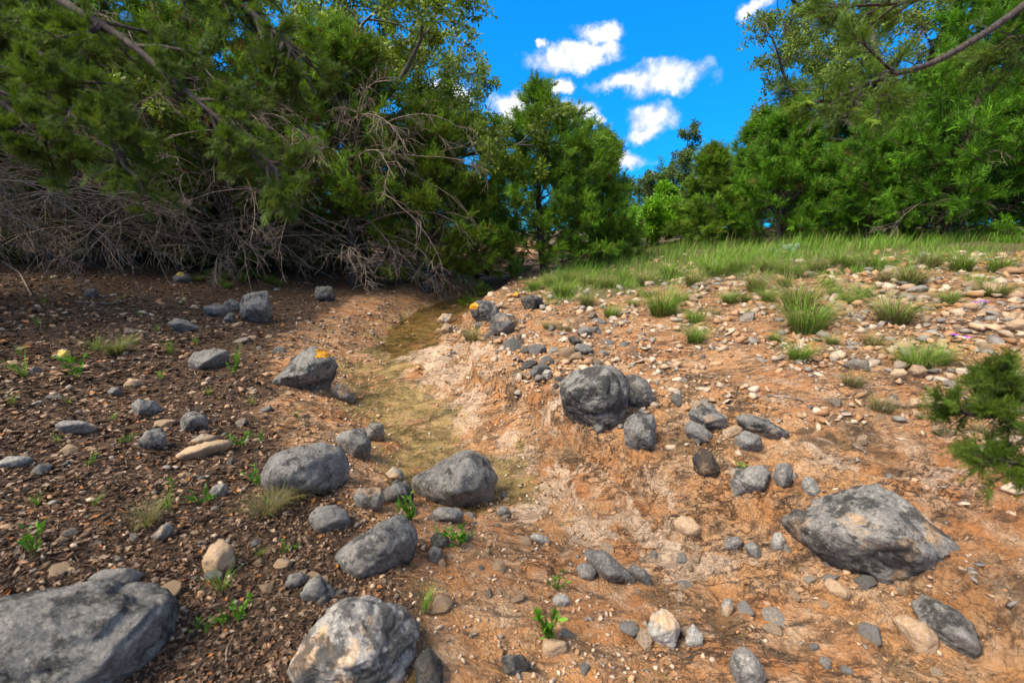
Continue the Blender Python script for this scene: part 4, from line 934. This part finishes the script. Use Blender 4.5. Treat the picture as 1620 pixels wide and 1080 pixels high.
def make_cedar(H_, R_, zf, nl, seed, size=0.17, per=9, twigs=11, dead=0, lean=(0, 0), tops=1, base=(0.050, 0.105, 0.014), brown=0.01, dead_az=(0, math.pi), shape=0.75, tmpl=None, dead_l=(1.4, 2.8), dead_z=(0.3, 2.4)):
    rng = np.random.default_rng(seed)
    root = link('juniper_tree', None)
    n = 12; tz = np.linspace(-0.15, H_, n); tp = np.stack([lean[0] * tz / H_ + np.cumsum(rng.normal(0, 0.035, n)), lean[1] * tz / H_ + np.cumsum(rng.normal(0, 0.035, n)), tz], -1)
    r0 = 0.022 * H_ + 0.02
    v, f = tubes(tp[None], (r0 * (1 - np.linspace(0, 1, n) ** 0.9 * 0.93))[None], 8)
    link('trunk', mesh_from('trunk', v, f, M_BARK, True), root)
    t = np.sort(rng.uniform(0, 1, nl) ** 1.25); zz = zf + (H_ * 0.985 - zf) * t
    st = np.stack([np.interp(zz, tz, tp[:, 0]), np.interp(zz, tz, tp[:, 1]), zz], -1)
    a = np.arange(nl) * 2.39996 + rng.normal(0, 0.4, nl)
    prof = np.minimum((1 - t) ** shape, 0.72 + 1.6 * t) + 0.05
    L_ = R_ * prof * rng.uniform(0.62, 1.12, nl)
    e = R(2) + R(56) * t + rng.normal(0, 0.16, nl)
    d = np.stack([np.cos(a) * np.cos(e), np.sin(a) * np.cos(e), np.sin(e)], -1)
    if tops > 1:       # a second leader
        w = (t > 0.55) & (rng.random(nl) < 0.45); st[w, 0] += R_ * 0.33; st[w, 2] -= H_ * 0.13
    P0 = polylines(st, d, L_, 8, rng, bend_up=0.55, wob=0.09)
    P1, s1 = sub_branches(P0, twigs, 0.28, 1.0, 0.22, 0.62, 0.75, rng, 4, 0.18, wob=0.14)
    tp_ = lambda P_, a_, b_: np.broadcast_to(np.linspace(a_, b_, P_.shape[1])[None], P_.shape[:2])
    v, f = merge([tubes(P0, np.linspace(1, 0.2, 8)[None] * (0.007 + 0.010 * L_ / R_)[:, None], 4), tubes(P1, tp_(P1, 0.005, 0.002), 3)])
    link('branches', mesh_from('branches', v, f, M_BARK, True), root)
    parts = [foliage(P1, per, size, tmpl or SPRAY, rng, base, brown=brown), foliage(P0, per, size, tmpl or SPRAY, rng, base, s0=0.55, brown=brown)]
    v, f = merge([(q[0], q[1]) for q in parts])
    cr = link('crown', mesh_from('crown', v, f, M_CEDAR, False, np.concatenate([q[2] for q in parts])), root); cr['kind'] = 'stuff'
    if dead: dead_branches(root, tp, tz, dead, dead_z[0], min(dead_z[1], H_ * 0.65), dead_l[0], dead_l[1], rng, dead_az[0], dead_az[1])
    return root

def make_oak(H_, spread, seed, leaf=0.16, dens=10, base=(0.075, 0.125, 0.022), bare=0.25, azc=0.0, name='live_oak_tree', n1=9, tmpl=None, z0=0.25, col=None):
    rng = np.random.default_rng(seed); root = link(name, None)
    n = 8; tz = np.linspace(-0.15, H_ * 0.45, n); tp = np.stack([np.cumsum(rng.normal(0, 0.06, n)), np.cumsum(rng.normal(0, 0.06, n)), tz], -1)
    v, f = tubes(tp[None], np.linspace(0.028 * H_, 0.016 * H_, n)[None], 8); link('trunk', mesh_from('trunk', v, f, M_OAKBARK, True), root)
    t = np.linspace(z0, 1.0, n1); zz = H_ * 0.45 * t
    st = np.stack([np.interp(zz, tz, tp[:, 0]), np.interp(zz, tz, tp[:, 1]), zz], -1)
    a = azc + np.arange(n1) * 2.4 + rng.normal(0, 0.3, n1); e = np.where(rng.random(n1) < 0.5, R(52), R(26)) + rng.normal(0, 0.15, n1)
    d = np.stack([np.cos(a) * np.cos(e), np.sin(a) * np.cos(e), np.sin(e)], -1)
    P0 = polylines(st, d, spread * rng.uniform(0.8, 1.25, n1), 12, rng, wob=0.16, bend_up=0.25)
    P1, _ = sub_branches(P0, 9, 0.25, 1.0, 0.22 * spread, 0.5 * spread, 0.85, rng, 8, 0.2, wob=0.2, droop=0.5)
    P2, _ = sub_branches(P1, 8, 0.2, 1.0, 0.09 * spread, 0.2 * spread, 0.9, rng, 6, 0.05, wob=0.24, droop=0.8)
    tp_ = lambda P_, a_, b_: np.broadcast_to(np.linspace(a_, b_, P_.shape[1])[None], P_.shape[:2])
    v, f = merge([tubes(P0, tp_(P0, 0.014 * H_, 0.004), 6), tubes(P1, tp_(P1, 0.005 * H_ * 0.5, 0.004), 4), tubes(P2, tp_(P2, 0.006, 0.0022), 3)])
    link('branches', mesh_from('branches', v, f, M_OAKBARK, True), root)
    keep = rng.random(len(P2)) > bare
    v, f, t_ = foliage(P2[keep], dens, leaf, tmpl or LEAFC, rng, base, upb=0.1, s0=0.2)
    cr = link('crown', mesh_from('crown', v, f, M_OAK, False, t_), root); cr['kind'] = 'stuff'
    return root

def at(px, depth):
    """a spot on the ground in the direction of a pixel column, that far along the view"""
    x = (px - CX) / FPX * depth; y = depth * 1.0
    return np.array([x, y, float(ground_z(x, y)[0])])
def put(tree, px, depth, label, rz=0.0, sc=1.0, cat='tree', group=None):
    p = at(px, depth); tree.location = p; tree.rotation_euler = (0, 0, rz)
    tree.scale = (sc, sc, sc) if not hasattr(sc, '__len__') else sc
    tree['label'] = label; tree['category'] = cat
    if group: tree['group'] = group
    return tree

# centre
c1 = put(make_cedar(4.55, 2.5, 0.2, 120, 301, 0.22, 8, 10, dead=3, tops=2, base=(0.10, 0.205, 0.014), dead_z=(0.2, 0.9), dead_l=(0.9, 1.6)), 862, 11.5, 'bright green cone-shaped cedar with two leaders at the bend of the creek', 0.0, (1.0, 1.0, 0.9))
c2 = put(make_cedar(3.1, 1.5, 0.1, 75, 302, 0.21, 9, 10, base=(0.10, 0.19, 0.014)), 938, 12.6, 'shorter cedar tucked against the two-leader cedar, meadow side')
# right
r2 = put(make_cedar(3.3, 2.2, 0.05, 105, 303, 0.21, 9, 11, base=(0.085, 0.20, 0.012)), 1225, 13.2, 'broad mid-height cedar with layered boughs behind the meadow')
r3 = put(make_cedar(5.4, 2.7, 0.1, 135, 304, 0.21, 8, 11, dead=5, base=(0.08, 0.20, 0.012), dead_z=(0.3, 1.6), dead_l=(1.0, 2.0)), 1490, 10.2, 'tall dense green cedar rising behind the meadow grass')
r1 = put(copy_tree(c2), 1112, 14.2, 'low dark cedar beside the bright feathery shrub', 1.9, (1.0, 1.0, 0.86))
r5 = put(copy_tree(r2), 1350, 11.8, 'rounded cedar between the broad cedar and the tall dense one', 2.6, (0.9, 0.9, 0.95))
r4 = put(copy_tree(r3), 1640, 9.2, 'tall cedar with dead lower boughs at the end of the meadow', 2.2, (1.1, 1.1, 1.3))
r6 = put(copy_tree(r3), 1850, 9.0, 'tall cedar standing beyond the end of the meadow', 4.0, 1.0)
ro = put(make_oak(8.2, 5.0, 305, 0.18, 8, (0.14, 0.21, 0.035), 0.25, azc=2.9, n1=16, z0=0.5), 1370, 13.5, 'arching live oak with bare grey limbs above the cedars', 0.0)
dead_branches(ro, np.array([[0, 0, 0.], [0, 0, 5.]]), np.array([0., 5.]), 12, 1.8, 4.2, 2.2, 4.2, np.random.default_rng(55), 3.3, 0.9, 0.9)
fo = put(make_oak(4.3, 2.2, 306, 0.17, 6, (0.075, 0.125, 0.032), 0.15, n1=9), 1055, 20.5, 'small grey-green oak in the far gap under the clouds', 0.5)
fs = put(make_oak(2.3, 1.5, 307, 0.24, 6, (0.13, 0.30, 0.012), 0.0, name='feathery_shrub', tmpl=FEATHER, n1=12, z0=0.1), 1012, 16.5, 'bright yellow-green feathery shrub in the gap between the cedars', 0.0, (1.05, 1.0, 0.95), 'shrub')
for q in ((1185, 17.0, 0.3, 1.15, 'cedar standing in the second row behind the broad cedar'), (1300, 16.5, 1.4, 1.25, 'cedar in the second row behind the rounded cedar'), (1420, 15.0, 2.9, 1.35, 'cedar in the second row under the arching oak'), (1555, 13.5, 4.1, 1.2, 'cedar in the second row behind the tall dense cedar'), (1680, 12.5, 5.2, 1.2, 'cedar in the second row past the end of the meadow')):
    put(copy_tree(r2), q[0], q[1], q[4], q[2], q[3])
put(copy_tree(fs), 968, 18.0, 'smaller feathery green shrub behind the bright one', 1.0, 0.85, 'shrub')
put(copy_tree(fs), 1070, 17.5, 'feathery green shrub at the foot of the low dark cedar', 2.4, 0.8, 'shrub')
# left
l1 = put(make_cedar(3.7, 2.2, 0.1, 105, 310, 0.20, 9, 10, dead=8, base=(0.11, 0.185, 0.014), brown=0.03, dead_z=(0.2, 1.4), dead_l=(0.9, 1.9)), 690, 10.8, 'green cedar overhanging the standing water of the creek')
l2 = put(make_cedar(4.6, 2.6, 1.0, 105, 311, 0.19, 9, 10, dead=40, base=(0.088, 0.17, 0.014), brown=0.05, dead_az=(-1.0, 2.2), dead_z=(0.3, 3.0), dead_l=(1.6, 3.2)), 560, 9.8, 'cedar with a curtain of bare grey lower branches by the square block')
lo = put(make_oak(8.6, 5.2, 312, 0.19, 9, (0.13, 0.195, 0.022), 0.08, azc=0.3, n1=19, z0=0.45), 572, 12.6, 'tall live oak arching over the cedars toward the creek', 0.0)
l3 = put(make_cedar(5.8, 2.9, 1.3, 120, 313, 0.19, 9, 10, dead=60, base=(0.078, 0.152, 0.013), brown=0.05, dead_az=(-1.1, 1.9), dead_z=(0.3, 3.6), dead_l=(1.8, 3.8)), 370, 9.4, 'cedar with a thicket of dead branches above the yellow-topped stone')
l4 = put(copy_tree(l3), 165, 9.0, 'dark-trunked cedar deep in the shaded thicket', 0.45, 1.05)
l5 = put(copy_tree(l3), -40, 8.6, 'cedar with dead branches at the outer edge of the thicket', 6.0, 1.0)
l6 = put(copy_tree(l1), 470, 12.0, 'leafy cedar behind the dead-branch thicket, partly hidden', 1.2, (1.2, 1.2, 1.2))
l7 = put(copy_tree(r2), 330, 11.6, 'leafy cedar behind the thicket with full green skirts', 2.0, (1.25, 1.25, 1.2))
l8 = put(copy_tree(c1), 150, 12.4, 'tall leafy cedar behind the dark-trunked cedar', 3.3, (1.2, 1.2, 1.25))
l10 = put(copy_tree(r2), 30, 11.5, 'low leafy cedar behind the outer edge of the thicket', 4.4, (1.25, 1.25, 1.1))
l9 = put(copy_tree(r2), 620, 13.5, 'low cedar filling the gap behind the live oak trunk', 0.7, 1.1)
lx = put(copy_tree(l3), -300, 4.6, 'cedar standing on the shaded bank beyond the flat-topped boulder', 3.4, 0.95)
for q in ((40, 10.2, 0.5, 'low cedar growth closing the thicket beyond the fallen branch'), (235, 10.8, 2.2, 'low cedar growth deep in the thicket behind the yellow-topped stone'), (440, 10.9, 3.9, 'low cedar growth behind the curtain of bare branches')):
    put(copy_tree(c2), q[0], q[1], q[3], q[2], (1.5, 1.3, 0.62))
put(copy_tree(c2), 755, 13.2, 'small cedar in the dark gap where the creek bends away', 0.4, (1.1, 1.1, 0.8))

# far woods beyond the meadow
rngf = np.random.default_rng(99); n = 7000
x = rngf.uniform(-70, 75, n); y = rngf.uniform(26, 46, n)
top = 3.6 + 1.8 * n2d(x, y, 0.25, 3, 12) + 0.6 * n2d(x, y, 1.0, 2, 13)
z = ground_z(x, y) + rngf.random(n) ** 0.7 * np.maximum(top, 0.8)
d = rngf.normal(size=(n, 3)); d[:, 2] += 0.5
v, f = scatter(SPRAY[0][0], SPRAY[0][1], np.stack([x, y, z], -1), frames(d, rngf), rngf.uniform(0.7, 1.5, n))
tn = np.repeat(np.array([[0.05, 0.10, 0.018]]) * np.exp(rngf.normal(0, 0.35, (n, 1))), len(SPRAY[0][0]), 0)
link('distant_wood', mesh_from('distant_wood', v, f, M_CEDAR, False, tn), kind='stuff', label='far-off belt of low green woods beyond the meadow', cat='wood')

# ------------------------------------------------------------------ cedars at the camera's sides: boughs that reach into the picture
def bough(root, pts, radii, seed, n1, len1, per, size, base, n2=4, s0=0.25, tw=(0.08, 0.22), bare=0.0):
    rng = np.random.default_rng(seed); P0 = np.array(pts, float)
    k = np.linspace(0, len(P0) - 1, 24); P0 = np.stack([np.interp(k, np.arange(len(P0)), P0[:, c]) for c in range(3)], -1)
    for _ in range(2): P0[1:-1] = (P0[:-2] + 2 * P0[1:-1] + P0[2:]) / 4
    rr = np.interp(np.linspace(0, 1, 24), [0, 1], radii)
    lb = link('limb', None, root) if False else None
    P1, _ = sub_branches(P0[None], n1, s0, 1.0, len1[0], len1[1], 0.8, rng, 7, 0.0, wob=0.12, droop=0.25)
    P2, _ = sub_branches(P1, n2, 0.25, 1.0, tw[0], tw[1], 0.7, rng, 5, 0.08, wob=0.14)
    tp_ = lambda P_, a_, b_: np.broadcast_to(np.linspace(a_, b_, P_.shape[1])[None], P_.shape[:2])
    v, f = merge([tubes(P0[None], rr[None], 8), tubes(P1, tp_(P1, 0.006, 0.002), 5), tubes(P2, tp_(P2, 0.0025, 0.0012), 3)])
    lb = link('limb', mesh_from('limb', v, f, M_BARK, True), root)
    P2 = P2[rng.random(len(P2)) >= bare]
    v, f, t = foliage(P2, per, size, SPRAY_FINE, rng, base, s0=0.1)
    fo_ = link('foliage', mesh_from('foliage', v, f, M_CEDAR, False, t), root); fo_['kind'] = 'stuff'

def dpt(px, py, depth): return tuple(CAM + ray(px, py) * depth * (0.8 if px < 700 else 1.0))
def side_cedar(x, y, h, label, seed):
    rng = np.random.default_rng(seed); z = float(ground_z(x, y)[0])
    root = link('juniper_tree', None, None, None, label, 'tree')
    n = 9; tz = np.linspace(z - 0.15, z + h, n); tp = np.stack([x + np.cumsum(rng.normal(0, 0.02, n)), y + np.cumsum(rng.normal(0, 0.02, n)), tz], -1)
    v, f = tubes(tp[None], np.linspace(0.09, 0.03, n)[None], 10); link('trunk', mesh_from('trunk', v, f, M_BARK, True), root)
    return root, tp
lc, ltp = side_cedar(-2.5, 0.9, 3.4, 'cedar whose dark limb hangs over the littered bank', 1)
GF = (0.06, 0.105, 0.011)
bough(lc, [tuple(ltp[6]), dpt(20, -70, 1.55), dpt(90, 0, 1.4), dpt(190, 55, 1.35), dpt(290, 140, 1.3), dpt(360, 200, 1.3), dpt(440, 270, 1.3)], (0.014, 0.003), 21, 20, (0.08, 0.22), 14, 0.034, GF, tw=(0.04, 0.10), s0=0.3)
bough(lc, [tuple(ltp[5]), dpt(-60, 40, 1.4), dpt(60, 80, 1.3), dpt(150, 170, 1.25), dpt(200, 270, 1.25)], (0.016, 0.003), 22, 24, (0.08, 0.2), 14, 0.034, GF, tw=(0.04, 0.10))
bough(lc, [tuple(ltp[7]), dpt(150, -120, 1.7), dpt(330, -30, 1.6), dpt(450, 60, 1.55), dpt(500, 150, 1.55)], (0.016, 0.003), 23, 22, (0.1, 0.24), 14, 0.036, GF, tw=(0.04, 0.11))
bough(lc, [tuple(ltp[6]), dpt(-80, -20, 1.6), dpt(60, 40, 1.6), dpt(150, 90, 1.6)], (0.016, 0.003), 24, 22, (0.1, 0.25), 14, 0.036, GF, tw=(0.04, 0.11))
bough(lc, [tuple(ltp[6]), dpt(-60, 120, 1.5), dpt(40, 190, 1.5), dpt(90, 240, 1.5)], (0.014, 0.003), 25, 18, (0.08, 0.2), 14, 0.036, GF, tw=(0.04, 0.10))
rc_, rtp = side_cedar(3.0, 1.2, 3.2, 'cedar whose curved bare limb sweeps over the meadow view', 2)
bough(rc_, [tuple(rtp[6]), dpt(1700, -60, 1.5), dpt(1615, 15, 1.4), dpt(1540, 65, 1.38), dpt(1470, 105, 1.36), dpt(1400, 120, 1.36), dpt(1350, 145, 1.36), dpt(1295, 165, 1.36)], (0.015, 0.004), 31, 8, (0.10, 0.26), 8, 0.055, (0.08, 0.14, 0.018), s0=0.66, tw=(0.06, 0.15))
bough(rc_, [tuple(rtp[7]), dpt(1640, -120, 1.5), dpt(1560, -50, 1.45), dpt(1440, 5, 1.45), dpt(1345, 10, 1.45)], (0.014, 0.004), 32, 8, (0.08, 0.2), 8, 0.055, (0.08, 0.14, 0.018), s0=0.5, tw=(0.06, 0.15))
bough(rc_, [tuple(rtp[5]), dpt(1760, 60, 1.6), dpt(1660, 55, 1.5), dpt(1590, 60, 1.5)], (0.014, 0.004), 33, 5, (0.08, 0.2), 8, 0.055, (0.08, 0.14, 0.018), s0=0.6)
sp_, stp = side_cedar(2.55, 1.35, 0.45, 'cedar sapling leaning in over the orange clay', 3)
sp_.name = 'juniper_sapling'
for k, (pp, n1_) in enumerate((([dpt(1740, 700, 1.2), dpt(1660, 655, 1.12), dpt(1605, 620, 1.08), dpt(1560, 595, 1.06)], 9), ([dpt(1740, 740, 1.2), dpt(1660, 690, 1.1), dpt(1590, 660, 1.05), dpt(1530, 655, 1.03)], 11), ([dpt(1750, 760, 1.15), dpt(1670, 740, 1.05), dpt(1610, 735, 1.0), dpt(1555, 722, 1.0)], 10))):
    bough(sp_, [tuple(stp[min(5 + k, 8)])] + pp, (0.009, 0.003), 41 + k, n1_, (0.04, 0.11), 8, 0.040, (0.075, 0.13, 0.012), n2=4, s0=0.45, tw=(0.035, 0.09))

# ------------------------------------------------------------------ small plants, sticks, cactus
def seedling(px, py, hpx, label, seed, n=6, wide=0.3, name='seedling', base=(0.075, 0.21, 0.02)):
    rng = np.random.default_rng(seed); p = gp(px, py); d = np.linalg.norm(p - CAM) / np.linalg.norm(ray(px, py)); h = hpx / FPX * d
    root = link(name, None, None, p, label, 'plant')
    st = np.tile(np.array([[0, 0, -0.01]]), (n, 1)); a = rng.uniform(0, 6.28, n)
    dr = np.stack([np.cos(a) * wide, np.sin(a) * wide, np.ones(n)], -1)
    P = polylines(st, dr, h * rng.uniform(0.6, 1.0, n), 6, rng, wob=0.10)
    v, f = tubes(P, np.broadcast_to(np.linspace(0.0022, 0.001, 6)[None], (n, 6)), 4)
    link('stem', mesh_from('stem', v, f, M_WEED, True, np.tile(np.array([[0.10, 0.15, 0.03]]), (len(v), 1))), root)
    lv = np.array([[0, 0, 0], [0.35, -0.2, 0.07], [1, 0, -0.05], [0.35, 0.2, 0.07]]); lf = np.array([[0, 1, 2], [0, 2, 3]])
    v, f, t = foliage(P, 9, h * 0.24, [(lv, lf)], rng, base, yellow=0.3, s0=0.2, upb=0.1)
    lo_ = link('leaves', mesh_from('leaves', v, f, M_WEED, False, t), root)
for k, q in enumerate(((650, 822, 46, 'bushy bright green seedling behind the overhanging boulder', 9, .4), (726, 864, 50, 'upright green seedling on the gravel bar', 8, .3), (868, 1010, 68, 'tall leafy green seedling growing behind the cream block', 9, .35),
        (882, 932, 34, 'small sparse seedling among foreground gravel', 5, .4), (55, 880, 62, 'single-stemmed green seedling on bare mulch', 3, .25), (380, 706, 30, 'light green seedling at the grey end of the long slab', 6, .5),
        (412, 700, 24, 'tiny seedling between the long slab and the broad boulder', 4, .5), (322, 798, 36, 'soft green weed beside the pale oval stone', 7, .6), (142, 735, 24, 'tiny green sprout alone on the mulch', 4, .6),
        (372, 980, 46, 'ferny green weed between cracked and pitted boulders', 8, .7), (318, 1000, 30, 'grey-green ferny weed with an orange leaf beside it', 6, .9), (410, 770, 40, 'pale green weed at the face of the broad boulder', 6, .5),
        (500, 775, 36, 'grassy green weed at the corner of the broad boulder', 7, .3), (275, 772, 24, 'slender yellow-green sprout in the litter', 3, .3), (122, 600, 50, 'tall straggly weed in front of the yellow-faced stone', 4, .3),
        (370, 590, 30, 'weedy sprig beside the domed grey stone', 4, .4), (460, 870, 26, 'clover-like sprout near the rounded grey stone', 5, .8), (1170, 748, 26, 'green wisp sprouting over the notched pale block', 4, .5),
        (745, 850, 18, 'tiny sprout on gravel beside the upright seedling', 4, .5), (200, 700, 20, 'tiny low sprout beside the speckled cobble', 4, .7), (818, 440, 44, 'grey-green leafy plant where the creek meets the cedar', 7, .3))):
    seedling(q[0], q[1], q[2], q[3], 500 + k, q[4], q[5])

def flower(px, py, label, seed):
    rng = np.random.default_rng(seed); p = gp(px, py); root = link('purple_flower', None, None, p, label, 'flower')
    st = np.tile(np.array([[0, 0, -0.01]]), (3, 1)); a = rng.uniform(0, 6.28, 3)
    P = polylines(st, np.stack([np.cos(a) * .5, np.sin(a) * .5, np.ones(3)], -1), np.full(3, 0.09), 5, rng)
    v, f = tubes(P, np.full((3, 5), 0.0018), 4); link('stem', mesh_from('stem', v, f, M_WEED, True, np.tile(np.array([[0.08, 0.13, 0.03]]), (len(v), 1))), root)
    for q in P[:, -1]:
        b = np.arange(5) * 1.2566
        for bb in b:
            u = np.array([math.cos(bb), math.sin(bb), 0.25]); s = np.array([-math.sin(bb), math.cos(bb), 0])
            pv = np.array([q, q + u * 0.016 - s * 0.011, q + u * 0.032, q + u * 0.016 + s * 0.011])
            link('petal', mesh_from('petal', pv, np.array([[0, 1, 2, 3]]), M_PETAL), root)
flower(1550, 490, 'purple flowers on the rubble slope below the big cedars', 1)
flower(1518, 545, 'small purple blossoms lower on the stony slope', 2)

def stick(label, pts, r, seed, name='stick', forks=2):
    rng = np.random.default_rng(seed); g = [gp(*q) for q in pts]; k = np.linspace(0, len(g) - 1, 12); g = np.array(g)
    P = np.stack([np.interp(k, np.arange(len(g)), g[:, c]) for c in range(3)], -1); P[:, :2] += np.cumsum(rng.normal(0, 0.004, (12, 2)), 0); P[:, 2] += r * 0.8
    parts = [tubes(P[None], np.linspace(r, r * 0.5, 12)[None], 6)]
    if forks:
        Q, _ = sub_branches(P[None], forks, 0.4, 0.9, 0.1, 0.25, 0.7, rng, 5, 0.1); parts.append(tubes(Q, np.broadcast_to(np.linspace(r * 0.5, r * 0.2, 5)[None], Q.shape[:2]), 5))
    v, f = merge(parts); link(name, mesh_from(name, v, f, M_DEAD, True), None, None, label, 'stick')
stick('dark stick lying on the clay beyond the tilted ledge slabs', [(1215, 628), (1245, 630), (1272, 636)], 0.011, 1)
stick('thick stick beside the dark flat-topped boulder', [(860, 484), (880, 480), (898, 476)], 0.018, 2)
stick('thin pale twig leaning on the slope cobbles', [(935, 535), (941, 522), (948, 512)], 0.006, 3, forks=1)
stick('long pale fallen branch on the shaded leaf litter', [(5, 415), (30, 432), (52, 470)], 0.02, 4, forks=3)
stick('thin dead branch lying across the dark litter', [(120, 478), (170, 482), (230, 470)], 0.012, 5, forks=3)
stick('white curved root lying in front of the cracked boulder', [(347, 1078), (352, 1045), (362, 1005)], 0.004, 6, forks=0)
stick('short stick on the lower clay above the huge boulder', [(1348, 705), (1362, 712), (1376, 718)], 0.010, 7, forks=0)
stick('grey twig in the litter beside the angular stone', [(420, 962), (442, 952), (462, 946)], 0.004, 8, forks=1)

def cactus(px, py, label, seed):
    rng = np.random.default_rng(seed); p = gp(px, py); root = link('prickly_pear', None, None, p, label, 'cactus'); root.scale = (0.6, 0.6, 0.6)
    v0, f0 = ICO[2]
    for k in range(7):
        a = rng.uniform(-1.0, 1.0); s = rng.uniform(0.10, 0.15); r_ = Matrix.Rotation(rng.uniform(0, 3.1), 3, 'Z') @ Matrix.Rotation(a * 0.7, 3, 'Y')
        v = v0 * np.array([s * 0.8, 0.022, s]); v = v + np.array([0, 0, s * 0.9]); v = v @ np.array(r_).T + np.array([rng.normal() * 0.16, rng.normal() * 0.1, (0.16 if k > 3 else -0.02)])
        link('pad', mesh_from('pad', v, f0, M_CACTUS, True), root)
cactus(1232, 402, 'prickly pear with pale green pads at the back of the meadow', 1)
cactus(1252, 403, 'prickly pear partly hidden in grass beside the pale green one', 2)
